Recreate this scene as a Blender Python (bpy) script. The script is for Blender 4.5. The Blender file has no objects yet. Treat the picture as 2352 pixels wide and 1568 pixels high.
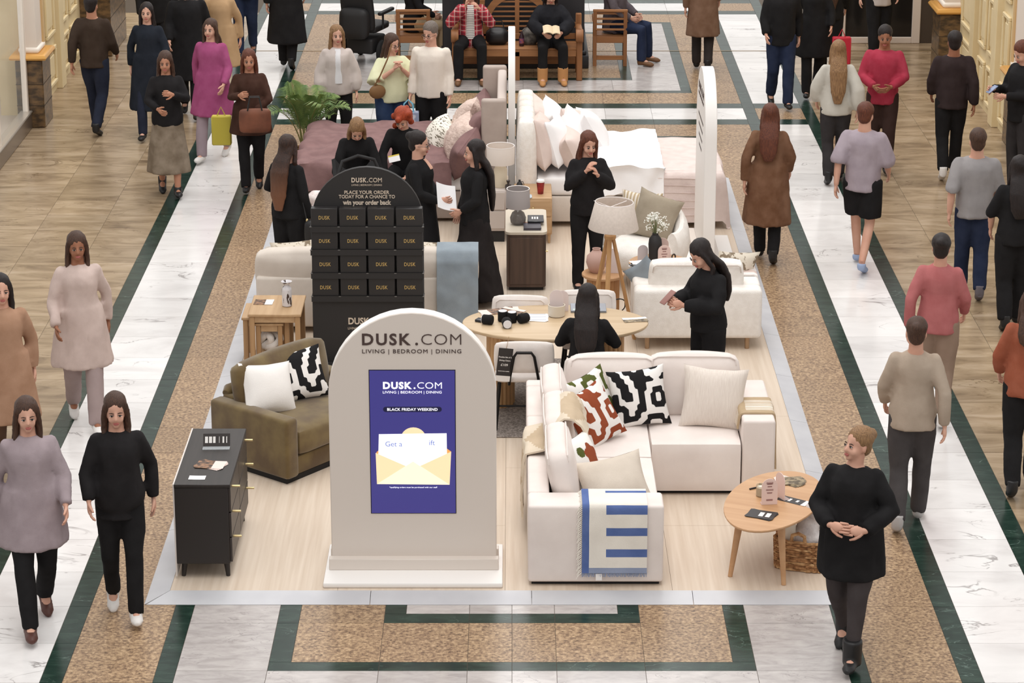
import bpy, bmesh, math, random
from math import sin, cos, pi, radians as R, sqrt, atan2
from mathutils import Vector, Matrix, Euler, noise
random.seed(7)
SC = bpy.context.scene
COL = SC.collection

# ---------------------------------------------------------------- camera
cam_d = bpy.data.cameras.new('camera'); cam = bpy.data.objects.new('camera', cam_d); COL.objects.link(cam)
cam_d.sensor_width = 36.0; cam_d.lens = 5800 / 2352 * 36.0
cam_d.shift_y = -(784 - 560) / 2352
cam_d.clip_end = 200
cam.location = (0, 0, 7.5)
cam.rotation_euler = (pi / 2 - math.atan(1700 / 5800), 0, 0)
SC.camera = cam

# ---------------------------------------------------------------- world, daylight, exposure
def S(r, g, b):
    return tuple((c / 12.92 if c <= .04045 else ((c + .055) / 1.055) ** 2.4) for c in (r / 255, g / 255, b / 255))
world = bpy.data.worlds.new('hall_daylight'); SC.world = world; world.use_nodes = True
wb = world.node_tree.nodes['Background']
wb.inputs[0].default_value = (1.0, .98, .958, 1); wb.inputs[1].default_value = .76
sl = bpy.data.lights.new('skylight', 'AREA'); sl.shape = 'RECTANGLE'; sl.size = 7.0; sl.size_y = 44.0
sl.energy = 3000; sl.color = (1.0, .985, .97)
slo = bpy.data.objects.new('skylight', sl); COL.objects.link(slo); slo.location = (0, 27, 15)
SC.view_settings.view_transform = 'Standard'; SC.view_settings.look = 'None'
SC.view_settings.gamma = 1.0; SC.view_settings.use_curve_mapping = False
SC.view_settings.exposure = 0.10

# ---------------------------------------------------------------- materials
MATS = {}
def nd(t, k, **kw):
    n = t.nodes.new(k)
    for a, v in kw.items(): setattr(n, a, v)
    return n
def M(name, col, rough=.6, col2=None, scale=12, stretch=(1, 1, 1), bump=0, bscale=180, bstretch=(1, 1, 1),
      metal=0, spec=.4, sheen=0, emit=0, coord='Object', detail=4, lo=.35, hi=.65, wave=0):
    if name in MATS: return MATS[name]
    m = bpy.data.materials.new(name); m.use_nodes = True; t = m.node_tree
    b = t.nodes['Principled BSDF']; L = t.links.new
    c1 = S(*col)
    b.inputs['Base Color'].default_value = (*c1, 1); b.inputs['Roughness'].default_value = rough
    b.inputs['Metallic'].default_value = metal; b.inputs['Specular IOR Level'].default_value = spec
    if sheen: b.inputs['Sheen Weight'].default_value = sheen
    tc = nd(t, 'ShaderNodeTexCoord')
    src = tc.outputs[coord] if coord != 'World' else nd(t, 'ShaderNodeNewGeometry').outputs['Position']
    if col2:
        mp = nd(t, 'ShaderNodeMapping'); mp.inputs['Scale'].default_value = stretch
        L(src, mp.inputs[0])
        n = nd(t, 'ShaderNodeTexNoise'); n.inputs['Scale'].default_value = scale; n.inputs['Detail'].default_value = detail
        n.inputs['Distortion'].default_value = wave
        L(mp.outputs[0], n.inputs['Vector'])
        r = nd(t, 'ShaderNodeValToRGB'); r.color_ramp.elements[0].position = lo; r.color_ramp.elements[1].position = hi
        r.color_ramp.elements[0].color = (*c1, 1); r.color_ramp.elements[1].color = (*S(*col2), 1)
        L(n.outputs['Fac'], r.inputs[0]); L(r.outputs[0], b.inputs['Base Color'])
    if bump:
        mp = nd(t, 'ShaderNodeMapping'); mp.inputs['Scale'].default_value = bstretch; L(src, mp.inputs[0])
        n = nd(t, 'ShaderNodeTexNoise'); n.inputs['Scale'].default_value = bscale; n.inputs['Detail'].default_value = 3
        L(mp.outputs[0], n.inputs['Vector'])
        bp = nd(t, 'ShaderNodeBump'); bp.inputs['Strength'].default_value = bump; bp.inputs['Distance'].default_value = .01
        L(n.outputs['Fac'], bp.inputs['Height']); L(bp.outputs[0], b.inputs['Normal'])
    if emit:
        b.inputs['Emission Color'].default_value = (*c1, 1); b.inputs['Emission Strength'].default_value = emit
    MATS[name] = m
    return m
def glassM(name, col, alpha, rough=.05):
    if name in MATS: return MATS[name]
    m = M(name, col, rough); m.node_tree.nodes['Principled BSDF'].inputs['Alpha'].default_value = alpha
    return m
def fab(name, col, d=10, bump=.25, rough=.9, bscale=220, scale=6):
    c2 = tuple(max(0, c - d) for c in col)
    return M(name, col, rough, c2, scale=scale, bump=bump, bscale=bscale, spec=.15)
def wood(name, col, col2, axis='y', rough=.5, scale=9):
    st = {'x': (.12, 2, 2), 'y': (2, .12, 2), 'z': (2, 2, .12)}[axis]
    return M(name, col, rough, col2, scale=scale, stretch=st, detail=6, lo=.3, hi=.7, wave=.4)
def floorM(name, cols, scale, stretch, rough, vein=None, vscale=1.5, vw=.015, spec=.5, dist=.6):
    """stone in world coordinates; every slab is shifted by its own random value so that the figure breaks at the joints"""
    m = bpy.data.materials.new(name); m.use_nodes = True; t = m.node_tree; L = t.links.new
    b = t.nodes['Principled BSDF']; b.inputs['Roughness'].default_value = rough; b.inputs['Specular IOR Level'].default_value = spec
    g = nd(t, 'ShaderNodeNewGeometry'); oi = nd(t, 'ShaderNodeObjectInfo')
    k = nd(t, 'ShaderNodeVectorMath', operation='SCALE'); k.inputs[0].default_value = (17, 31, 5); L(oi.outputs['Random'], k.inputs['Scale'])
    a = nd(t, 'ShaderNodeVectorMath', operation='ADD'); L(g.outputs['Position'], a.inputs[0]); L(k.outputs[0], a.inputs[1])
    mp = nd(t, 'ShaderNodeMapping'); mp.inputs['Scale'].default_value = stretch; L(a.outputs[0], mp.inputs[0])
    n = nd(t, 'ShaderNodeTexNoise'); n.inputs['Scale'].default_value = scale; n.inputs['Detail'].default_value = 6; n.inputs['Roughness'].default_value = .62
    n.inputs['Distortion'].default_value = dist
    L(mp.outputs[0], n.inputs['Vector'])
    r = nd(t, 'ShaderNodeValToRGB'); e = r.color_ramp.elements
    e[0].position = .3; e[1].position = .7
    for i in range(len(cols) - 2): e.new(.3 + .4 * (i + 1) / (len(cols) - 1))
    for el, c in zip(e, cols): el.color = (*S(*c), 1)
    L(n.outputs['Fac'], r.inputs[0]); out = r.outputs[0]
    # a little per-slab brightness
    hs = nd(t, 'ShaderNodeHueSaturation'); mr = nd(t, 'ShaderNodeMapRange'); mr.inputs[3].default_value = .9; mr.inputs[4].default_value = 1.07
    L(oi.outputs['Random'], mr.inputs[0]); L(mr.outputs[0], hs.inputs['Value']); L(out, hs.inputs['Color']); out = hs.outputs[0]
    if vein:
        n2 = nd(t, 'ShaderNodeTexNoise'); n2.inputs['Scale'].default_value = vscale; n2.inputs['Detail'].default_value = 5
        n2.inputs['Distortion'].default_value = 1.2
        mp2 = nd(t, 'ShaderNodeMapping'); mp2.inputs['Scale'].default_value = (.7, 1.5, 1); L(a.outputs[0], mp2.inputs[0]); L(mp2.outputs[0], n2.inputs['Vector'])
        s1 = nd(t, 'ShaderNodeMath', operation='SUBTRACT'); s1.inputs[1].default_value = .5; L(n2.outputs['Fac'], s1.inputs[0])
        ab = nd(t, 'ShaderNodeMath', operation='ABSOLUTE'); L(s1.outputs[0], ab.inputs[0])
        rr = nd(t, 'ShaderNodeMapRange'); rr.inputs[1].default_value = 0; rr.inputs[2].default_value = vw; rr.inputs[3].default_value = .75; rr.inputs[4].default_value = 0
        L(ab.outputs[0], rr.inputs[0])
        n3 = nd(t, 'ShaderNodeTexNoise'); n3.inputs['Scale'].default_value = 2.2; L(a.outputs[0], n3.inputs['Vector'])
        r3 = nd(t, 'ShaderNodeMapRange'); r3.inputs[1].default_value = .5; r3.inputs[2].default_value = .62; L(n3.outputs['Fac'], r3.inputs[0])
        ml = nd(t, 'ShaderNodeMath', operation='MULTIPLY'); L(rr.outputs[0], ml.inputs[0]); L(r3.outputs[0], ml.inputs[1])
        mx = nd(t, 'ShaderNodeMix', data_type='RGBA'); L(ml.outputs[0], mx.inputs[0]); L(out, mx.inputs[6]); mx.inputs[7].default_value = (*S(*vein), 1)
        out = mx.outputs[2]
    L(out, b.inputs['Base Color'])
    MATS[name] = m
    return m

# ---------------------------------------------------------------- mesh helpers
_RB = {}
def rbox_data(sx, sy, sz, r, seg):
    bm = bmesh.new(); bmesh.ops.create_cube(bm, size=1)
    for v in bm.verts: v.co = Vector((v.co.x * sx, v.co.y * sy, v.co.z * sz))
    if r > 0:
        r = min(r, sx * .49, sy * .49, sz * .49)
        bmesh.ops.bevel(bm, geom=bm.edges[:], offset=r, segments=seg, profile=.5, affect='EDGES')
    bm.verts.index_update()
    d = ([v.co.copy() for v in bm.verts], [[v.index for v in f.verts] for f in bm.faces]); bm.free()
    return d
class MB:
    def __init__(s): s.v = []; s.f = []; s.m = []; s.T = Matrix()
    def add(s, vs, fs, mi=0):
        n = len(s.v); T = s.T
        s.v += [T @ Vector(v) for v in vs]
        s.f += [[n + i for i in f] for f in fs]; s.m += [mi] * len(fs)
        return s
    def box(s, x0, x1, y0, y1, z0, z1, r=0, seg=2, mi=0):
        vs, fs = rbox_data(x1 - x0, y1 - y0, z1 - z0, r, seg)
        c = Vector(((x0 + x1) / 2, (y0 + y1) / 2, (z0 + z1) / 2))
        return s.add([v + c for v in vs], fs, mi)
    def obox(s, c, size, rot=(0, 0, 0), r=0, seg=2, mi=0):
        vs, fs = rbox_data(*size, r, seg); E = Euler(rot).to_matrix(); c = Vector(c)
        return s.add([E @ v + c for v in vs], fs, mi)
    def loft(s, rings, mi=0, cap=True, closed=True):
        n = len(rings[0]); vs = [p for r in rings for p in r]; fs = []
        for i in range(len(rings) - 1):
            for j in range(n if closed else n - 1):
                a = i * n + j; b = i * n + (j + 1) % n
                fs.append([a, b, b + n, a + n])
        if cap: fs += [list(range(n))[::-1], list(range((len(rings) - 1) * n, len(rings) * n))]
        return s.add(vs, fs, mi)
    def tube(s, pts, rad, n=8, mi=0, cap=True, flat=1.0, loop=False):
        pts = [Vector(p) for p in pts]; k = len(pts)
        if not isinstance(rad, (list, tuple)): rad = [rad] * k
        rings = []; up = None
        for i, p in enumerate(pts):
            if loop: t = pts[(i + 1) % k] - pts[i - 1]
            else: t = pts[min(i + 1, k - 1)] - pts[max(i - 1, 0)]
            if t.length < 1e-9: t = Vector((0, 0, 1))
            t.normalize()
            if up is None:
                up = Vector((0, 0, 1)) if abs(t.z) < .8 else Vector((0, 1, 0))
            x = up.cross(t)
            if x.length < 1e-6: x = Vector((1, 0, 0)).cross(t)
            x.normalize(); y = t.cross(x); up = y
            rings.append([p + (x * cos(a) + y * (sin(a) * flat)) * rad[i] for a in (2 * pi * j / n for j in range(n))])
        if loop: rings.append(rings[0]); cap = False
        return s.loft(rings, mi, cap)
    def lathe(s, prof, c=(0, 0, 0), n=20, mi=0, cap=True, sx=1, sy=1):
        c = Vector(c)
        return s.loft([[c + Vector((r * sx * cos(2 * pi * j / n), r * sy * sin(2 * pi * j / n), z)) for j in range(n)] for r, z in prof], mi, cap)
    def prism(s, pts, z0, z1, mi=0):
        return s.loft([[Vector((x, y, z0)) for x, y in pts], [Vector((x, y, z1)) for x, y in pts]], mi)
    def ell(s, c, r, rot=None, nu=14, nv=9, mi=0):
        c = Vector(c); E = rot if rot is not None else Matrix.Identity(3)
        vs = [E @ Vector((0, 0, -r[2])) + c]; fs = []
        for i in range(1, nv):
            th = -pi / 2 + pi * i / nv
            for j in range(nu):
                a = 2 * pi * j / nu
                vs.append(E @ Vector((r[0] * cos(th) * cos(a), r[1] * cos(th) * sin(a), r[2] * sin(th))) + c)
        vs.append(E @ Vector((0, 0, r[2])) + c); N = len(vs) - 1
        for j in range(nu): fs.append([0, 1 + (j + 1) % nu, 1 + j])
        for i in range(nv - 2):
            for j in range(nu):
                a = 1 + i * nu + j; b = 1 + i * nu + (j + 1) % nu
                fs.append([a, b, b + nu, a + nu])
        for j in range(nu): fs.append([N, N - nu + j, N - nu + (j + 1) % nu])
        return s.add(vs, fs, mi)
    def grid(s, fn, nu, nv, mfn=None, thick=0):
        """fn(u,v)->point, u,v in 0..1; thick>0 closes a second side along the normal"""
        P_ = [[Vector(fn(i / nu, j / nv)) for i in range(nu + 1)] for j in range(nv + 1)]
        n0 = len(s.v); W = nu + 1
        s.v += [s.T @ p for row in P_ for p in row]
        for j in range(nv):
            for i in range(nu):
                a = n0 + j * W + i
                s.f.append([a, a + 1, a + 1 + W, a + W]); s.m.append(mfn((i + .5) / nu, (j + .5) / nv) if mfn else 0)
        if thick:
            n1 = len(s.v)
            for j in range(nv + 1):
                for i in range(nu + 1):
                    du = P_[j][min(i + 1, nu)] - P_[j][max(i - 1, 0)]; dv = P_[min(j + 1, nv)][i] - P_[max(j - 1, 0)][i]
                    nn = du.cross(dv); nn = nn.normalized() if nn.length > 1e-9 else Vector((0, 0, 1))
                    s.v.append(s.T @ (P_[j][i] - nn * thick))
            for j in range(nv):
                for i in range(nu):
                    a = n1 + j * W + i
                    s.f.append([a, a + W, a + 1 + W, a + 1]); s.m.append(mfn((i + .5) / nu, (j + .5) / nv) if mfn else 0)
            for i in range(nu):
                s.f.append([n0 + i, n1 + i, n1 + i + 1, n0 + i + 1]); s.m.append(0)
                a = nv * W + i
                s.f.append([n0 + a, n0 + a + 1, n1 + a + 1, n1 + a]); s.m.append(0)
            for j in range(nv):
                a = j * W; b = j * W + nu
                s.f.append([n0 + a, n0 + a + W, n1 + a + W, n1 + a]); s.m.append(0)
                s.f.append([n0 + b, n1 + b, n1 + b + W, n0 + b + W]); s.m.append(0)
        return s
    def mesh(s, name, mats, smooth=True, ang=40):
        me = bpy.data.meshes.new(name); me.from_pydata([tuple(v) for v in s.v], [], s.f)
        for m in (mats if isinstance(mats, (list, tuple)) else [mats]): me.materials.append(m)
        me.polygons.foreach_set('material_index', s.m)
        if smooth:
            me.polygons.foreach_set('use_smooth', [True] * len(s.f)); me.set_sharp_from_angle(angle=R(ang))
        me.update()
        return me
    def build(s, name, mats, parent=None, smooth=True, ang=40, loc=None, rot=None):
        return put(name, s.mesh(name, mats, smooth, ang), parent, loc, rot)
def put(name, me, parent=None, loc=None, rot=None):
    o = bpy.data.objects.new(name, me); COL.objects.link(o)
    if parent is not None: o.parent = parent
    if loc is not None: o.location = loc
    if rot is not None: o.rotation_euler = rot
    return o
def tag(o, label=None, cat=None, group=None, kind=None):
    if label: o['label'] = label
    if cat: o['category'] = cat
    if group: o['group'] = group
    if kind: o['kind'] = kind
    return o
def thing(name, label, cat, loc=(0, 0, 0), rz=0, group=None):
    o = bpy.data.objects.new(name, None); COL.objects.link(o); o.empty_display_size = .1
    o.location = loc; o.rotation_euler = (0, 0, rz)
    return tag(o, label, cat, group)
def bx(name, mat, parent, x0, x1, y0, y1, z0, z1, r=0, seg=2, **k):
    return MB().box(x0, x1, y0, y1, z0, z1, r, seg).build(name, mat, parent, **k)
TMP = bpy.data.scenes.new('scratch')
def evalm(ob, mods):
    """evaluate modifiers in a scratch scene and return a plain mesh"""
    TMP.collection.objects.link(ob)
    for kind, kw in mods:
        m = ob.modifiers.new(kind, kind)
        for a, v in kw.items(): setattr(m, a, v)
    vl = TMP.view_layers[0]; vl.update(); dg = vl.depsgraph; dg.update()
    me = bpy.data.meshes.new_from_object(ob.evaluated_get(dg))
    TMP.collection.objects.unlink(ob); bpy.data.objects.remove(ob)
    return me
def remesh(mb, mat, vox=.016, smooth=5, dec=.4, wr=0, wf=9, seed=0):
    """melt overlapping volumes into one continuous surface"""
    me = mb.mesh('scratch', mat, False)
    ob = bpy.data.objects.new('scratch', me)
    mods = [('REMESH', dict(mode='VOXEL', voxel_size=vox)), ('SMOOTH', dict(factor=.5, iterations=smooth))]
    if dec < 1: mods.append(('DECIMATE', dict(ratio=dec)))
    out = evalm(ob, mods); bpy.data.meshes.remove(me)
    if wr:
        o = Vector((seed * 3.1, seed * 1.7, 0))
        n = len(out.vertices); co = [0.0] * (3 * n); no = [0.0] * (3 * n)
        out.vertices.foreach_get('co', co); out.vertices.foreach_get('normal', no)
        for i in range(0, 3 * n, 3):
            q = Vector((co[i] * wf + o.x, co[i + 1] * wf + o.y, co[i + 2] * wf * .45))
            d = noise.noise(q) * wr + noise.noise(q * 2.3) * wr * .5
            co[i] += no[i] * d; co[i + 1] += no[i + 1] * d; co[i + 2] += no[i + 2] * d
        out.vertices.foreach_set('co', co)
    out.materials.clear(); out.materials.append(mat)
    out.polygons.foreach_set('use_smooth', [True] * len(out.polygons)); out.update()
    return out
_TX = {}
def text_mesh(body, size, bold=0, ext=.002, align='CENTER', spacing=1.0):
    k = (body, size, bold, ext, align, spacing)
    if k not in _TX:
        c = bpy.data.curves.new('lettering', 'FONT'); c.body = body; c.size = size; c.offset = bold; c.extrude = ext
        c.align_x = align; c.space_character = spacing; c.resolution_u = 3
        _TX[k] = evalm(bpy.data.objects.new('lettering', c), []); bpy.data.curves.remove(c)
    return _TX[k]
def text(parent, body, size, loc, mat, rot=(pi / 2, 0, 0), bold=0, ext=.002, align='CENTER', spacing=1.0, name='lettering', fit=None):
    me = text_mesh(body, size, bold, ext, align, spacing).copy(); me.materials.clear(); me.materials.append(mat)
    if fit:
        xs = [v.co.x for v in me.vertices]; a, b = min(xs), max(xs); k = fit / (b - a); c = (a + b) / 2 if align == 'CENTER' else a
        for v in me.vertices: v.co.x = (v.co.x - c) * k
    return put(name, me, parent, loc, rot)
def arch_pts(w, h, n=24):
    r = w / 2; p = [(-r, 0), (r, 0)]
    for i in range(n + 1):
        a = pi * i / n; p.append((r * cos(a), h - r + r * sin(a)))
    return p
def arch(mb, w, h, d, z0=0, mi=0, bev=.0):
    """round-topped panel in XZ, thickness d in Y about 0"""
    pts = arch_pts(w, h)
    if bev:
        k = [(p[0] * (1 - 2 * bev / w), z0 + p[1] - (bev if p[1] > 0 else 0)) for p in pts]
        mb.loft([[Vector((x, -d / 2, z)) for x, z in k], [Vector((x, -d / 2 + bev, z0 + z)) for x, z in pts],
                 [Vector((x, d / 2 - bev, z0 + z)) for x, z in pts], [Vector((x, d / 2, z)) for x, z in k]], mi)
    else:
        mb.loft([[Vector((x, y, z0 + z)) for x, z in pts] for y in (-d / 2, d / 2)], mi)
    return mb
PZ = .03       # top of the display platform

# ================================================================ the hall: floor, walls
fl_base = M('joint_mortar', (92, 82, 72), .8)
flo = bx('floor', fl_base, None, -9, 9, 8, 46, -.3, -.004, smooth=False); tag(flo, 'polished stone hall floor with marble strips and granite bands', None, None, 'structure')
mw = floorM('white_marble', [(214, 210, 208), (228, 225, 223), (236, 233, 231)], 1.3, (1, 2.2, 1), .16, vein=(120, 112, 110), vscale=1.6, vw=.012)
mg = floorM('green_marble', [(20, 38, 31), (32, 52, 44), (48, 68, 58)], 5, (1, 3, 1), .22, vein=(110, 130, 120), vscale=2.2, vw=.006, spec=.25)
mt = floorM('tan_granite', [(82, 64, 50), (136, 110, 86), (172, 144, 112), (198, 170, 138)], 42, (1, 1.1, 1), .34, spec=.3, dist=0)
mq = floorM('brown_quartzite', [(116, 97, 76), (146, 125, 99), (166, 145, 118), (180, 160, 136)], 2.2, (.7, 2.0, 1), .24, vein=(92, 70, 48), vscale=1.4, vw=.010, spec=.35)
mc = floorM('grey_marble', [(164, 157, 154), (182, 175, 172), (194, 188, 184)], 6, (1, 2.4, 1), .2, vein=(110, 104, 102), vscale=5, vw=.010)
TILE = {}
for nm, m in (('marble_slab', mw), ('green_border', mg), ('granite_slab', mt), ('quartzite_slab', mq), ('grey_marble_slab', mc)):
    TILE[nm] = MB().box(-.5, .5, -.5, .5, -1, 0).mesh(nm, m, False)
def tile(nm, x0, x1, y0, y1):
    g = .0035
    o = put(nm, TILE[nm], flo, ((x0 + x1) / 2, (y0 + y1) / 2, 0)); o.scale = (x1 - x0 - g, y1 - y0 - g, .02)
def run(nm, x0, x1, ys):
    for a, b in zip(ys, ys[1:]): tile(nm, x0, x1, a, b)
def band(nm, xs, y0, y1):
    for a, b in zip(xs, xs[1:]): tile(nm, a, b, y0, y1)
ST = .60375
def cut(y0, y1):
    ys = [y0]
    k = math.ceil((y0 - 15.852) / ST + .08)
    while 15.852 + k * ST < y1 - .06: ys.append(15.852 + k * ST); k += 1
    return ys + [y1]
def sym(x0, x1, s): return (x0, x1) if s > 0 else (-x1, -x0)
Y0, Y1 = 14.04, 39.25
for s in (1, -1):
    run('green_border', *sym(2.985, 3.135, s), cut(Y0, Y1)); run('green_border', *sym(3.735, 3.885, s), cut(Y0, Y1))
    for a, b in ((Y0, 30.93), (32.09, 38.07)):
        run('marble_slab', *sym(3.135, 3.735, s), cut(a, b)); run('granite_slab', *sym(2.385, 2.985, s), cut(a, b))
    for a in (30.93, 38.07):
        tile('green_border', *sym(3.135, 3.735, s), a, a + .28); tile('granite_slab', *sym(3.135, 3.735, s), a + .28, a + .89); tile('green_border', *sym(3.135, 3.735, s), a + .89, a + 1.16)
    for xa, xb in ((3.885, 4.43), (4.43, 5.105), (5.105, 6.15)): run('quartzite_slab', *sym(xa, xb, s), cut(16.8 if xa > 4 else 15.2, 38.2))
    # panels in front of the platform
    run('green_border', *sym(2.25, 2.385, s), cut(14.68, 16.6))
    run('grey_marble_slab', *sym(1.64, 2.25, s), [14.68, 15.427, 16.18, 16.6])
    run('green_border', *sym(1.49, 1.64, s), [15.56, 16.18, 16.6])
    run('granite_slab', *sym(.895, 1.49, s), [15.56, 16.18, 16.6])
    run('green_border', *sym(.745, .895, s), [16.333, 16.6])
XS = [-1.64, -.895, -.3, 0, .3, .895, 1.64]
band('grey_marble_slab', XS, 14.83, 15.427); band('green_border', XS, 15.427, 15.56)
band('granite_slab', [-.895, -.3, 0, .3, .895], 15.56, 16.18); band('green_border', [-.895, -.3, 0, .3, .895], 16.18, 16.333)
band('grey_marble_slab', [-.745, -.3, 0, .3, .745], 16.333, 16.6)
# behind the platform
XB = [-2.385 + .5964 * i for i in range(9)]; XC = [-2.985 + .597 * i for i in range(11)]
band('granite_slab', XB, 30.32, 30.93); band('green_border', XB, 30.17, 30.32); band('grey_marble_slab', XB, 29.4, 30.17); band('grey_marble_slab', XB, 28.3, 29.4)
for a in (30.93, 38.07):
    band('green_border', XC, a, a + .28); band('marble_slab', XC, a + .28, a + .89); band('green_border', XC, a + .89, a + 1.16)
band('granite_slab', XB, 32.09, 32.70); band('granite_slab', XB, 37.46, 38.07)
band('green_border', XB, 32.70, 32.84); band('green_border', XB, 37.36, 37.46)
XD = [-2.25 + .6 * i for i in range(8)]; XD[-1] = 2.25
band('grey_marble_slab', XD, 32.84, 33.48); band('grey_marble_slab', XD, 36.72, 37.36)
for s in (1, -1):
    run('green_border', *sym(2.25, 2.385, s), cut(32.84, 37.36)); run('grey_marble_slab', *sym(1.63, 2.25, s), cut(33.48, 36.72))
    run('green_border', *sym(1.48, 1.63, s), cut(33.62, 36.6)); run('granite_slab', *sym(.89, 1.48, s), cut(33.62, 36.6))
XE = [-1.63 + .5433 * i for i in range(7)]
band('green_border', XE, 33.48, 33.62); band('green_border', XE, 36.6, 36.72); band('granite_slab', [-.89, -.3, .3, .89], 33.62, 34.2)
tag(bx('trim_1', M('brass_joint', (150, 128, 96), .35, metal=.6), None, -6.1, 6.1, 35.365, 35.39, -.01, .004, smooth=False), 'thin brass expansion joint across the hall floor', None, None, 'structure')

# ---- walls
cream = M('cream_paint', (226, 208, 168), .55, (216, 196, 154), scale=2, spec=.3)
pale = M('pale_plaster', (226, 214, 202), .6)
tanp = M('tan_paint', (206, 172, 122), .55)
gran = M('pedestal_granite', (118, 92, 62), .3, (70, 56, 42), scale=9, stretch=(1, 1, 2.2), detail=8, lo=.38, hi=.62)
gold = M('gilt_moulding', (214, 160, 84), .35, metal=.25)
whm = M('white_moulding', (238, 228, 216), .4)
steel = M('brushed_steel', (150, 138, 126), .3, metal=.8)
def panelled(parent, sx, y0, y1, x, n, zmax=3.4):
    """raised square mouldings on a wall face at x, facing -sx"""
    w = (y1 - y0) / n
    for i in range(n):
        a = y0 + i * w + .09; b = y0 + (i + 1) * w - .09
        zs = [.12, .62, .78, 1.5, 1.66, 2.4, 2.56, 3.3]
        for z0, z1 in zip(zs[::2], zs[1::2]):
            mb = MB(); t = .035
            for q in ((a, b, z0, z0 + .05), (a, b, z1 - .05, z1), (a, a + .05, z0 + .05, z1 - .05), (b - .05, b, z0 + .05, z1 - .05)):
                mb.box(min(x, x - sx * t), max(x, x - sx * t), q[0], q[1], q[2], q[3], .008, 1)
            mb.box(min(x, x - sx * .018), max(x, x - sx * .018), a + .11, b - .11, z0 + .11, z1 - .11, .01, 1)
            mb.build('wall_panel', cream, parent, ang=30)
def pilaster(parent, sx, y0, y1, x, zb=.80, proj=.32):
    """granite pedestal, gilt cap and tall shaft standing proud of the wall line x"""
    xi = x - sx * proj; lo, hi = min(x, xi), max(x, xi)
    MB().box(lo, hi, y0, y1, 0, zb, .012, 1).build('pedestal', gran, parent, ang=30)
    for z in (.28, .55): MB().box(lo - .002, hi + .002, y0 - .002, y1 + .002, z, z + .008).build('pedestal_joint', M('joint_dark', (60, 48, 36), .8), parent, smooth=False)
    pr = [(0, 0), (.05, .01), (.062, .035), (.05, .06), (.03, .075), (0, .08)]
    rings = [[Vector((lo - d, y0 - d, zb + z)), Vector((hi + d, y0 - d, zb + z)), Vector((hi + d, y1 + d, zb + z)), Vector((lo - d, y1 + d, zb + z))] for d, z in pr]
    MB().loft(rings).build('gilt_cap', gold, parent, ang=30)
    MB().box(lo + .04, hi - .04, y0 + .04, y1 - .04, zb + .075, zb + .15, .03, 3).build('white_roll', whm, parent)
    MB().box(lo + .07, hi - .07, y0 + .07, y1 - .07, zb + .12, 4.2).build('shaft', pale, parent, smooth=False)
    MB().box(lo + .05, hi - .05, y1 - .12, y1 - .02, zb + .12, 4.2).build('shaft_edge', tanp, parent, smooth=False)
wl = bx('wall_left', cream, None, -6.5, -6.08, 31.3, 41, 0, 4.2, smooth=False); tag(wl, 'cream panelled wall beside the left walkway', None, None, 'structure')
panelled(wl, -1, 31.45, 33.0, -6.08, 2); panelled(wl, -1, 33.25, 34.75, -6.08, 2)
bx('flat_pilaster', cream, wl, -6.1, -6.0, 32.98, 33.27, 0, 4.2, .006, 1, ang=30)
pilaster(wl, -1, 30.75, 31.3, -6.18, .86, .34); pilaster(wl, -1, 35.0, 36.4, -6.15, .86, .5)
wr_ = bx('wall_right', cream, None, 6.08, 6.5, 30.1, 36.0, 0, 4.2, smooth=False); tag(wr_, 'cream panelled wall beside the right walkway', None, None, 'structure')
panelled(wr_, 1, 30.15, 30.75, 6.08, 1); panelled(wr_, 1, 31.05, 32.3, 6.08, 2); panelled(wr_, 1, 32.6, 33.6, 6.08, 1)
for a in (30.77, 32.3): bx('flat_pilaster', cream, wr_, 6.0, 6.1, a, a + .27, 0, 4.2, .006, 1, ang=30)
pilaster(wr_, 1, 28.4, 30.1, 6.35, .86, .34); pilaster(wr_, 1, 33.7, 34.3, 6.25, .86, .45)
pier = bx('shop_pier', pale, wr_, 6.42, 6.8, 23.5, 28.4, .8, 4.2, smooth=False); bx('pier_base', gran, wr_, 6.36, 6.8, 23.5, 28.4, 0, .8, .01, 1, ang=30); bx('pier_cap', gold, wr_, 6.33, 6.8, 23.5, 28.4, .8, .86, .02, 2)
bx('paving_edge', M('paving_edge', (128, 108, 86), .5), wr_, 6.15, 6.4, 23.5, 30.2, -.02, 0, smooth=False)
# shop window on the left
w1 = bx('window_1', steel, None, -6.12, -6.0, 22, 30.75, 0, .2, .01, 1, ang=30); tag(w1, 'tall shop window with a steel sill on the left walkway', None, None, 'structure')
bx('sill_cap', M('sill_bright', (196, 186, 174), .3, metal=.5), w1, -6.14, -5.99, 22, 30.75, .2, .225, .008, 1)
for y in (28.9, 30.68): bx('window_frame', whm, w1, -6.1, -6.03, y, y + .06, .22, 4.2, .006, 1)
for a, b in ((22, 28.9), (28.96, 30.68)): bx('glass_pane', glassM('shop_glass', (225, 235, 235), .12), w1, -6.07, -6.058, a, b, .22, 4.2, smooth=False)
bx('display_floor', M('shop_floor', (206, 192, 178), .4), w1, -8.6, -6.12, 22, 32.6, 0, .03, smooth=False)
bx('display_wall', M('shop_wall', (214, 198, 184), .6, (206, 188, 174), scale=3), w1, -8.6, -6.5, 32.6, 32.75, 0, 4.2, smooth=False)
bx('display_baseboard', M('shop_base', (96, 84, 74), .5), w1, -8.6, -6.5, 32.55, 32.6, .03, .2, smooth=False)
for z in (1.05, 1.95): bx('wall_joint', M('shop_joint', (226, 216, 206), .5), w1, -8.6, -6.5, 32.59, 32.604, z, z + .015, smooth=False)
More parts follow.
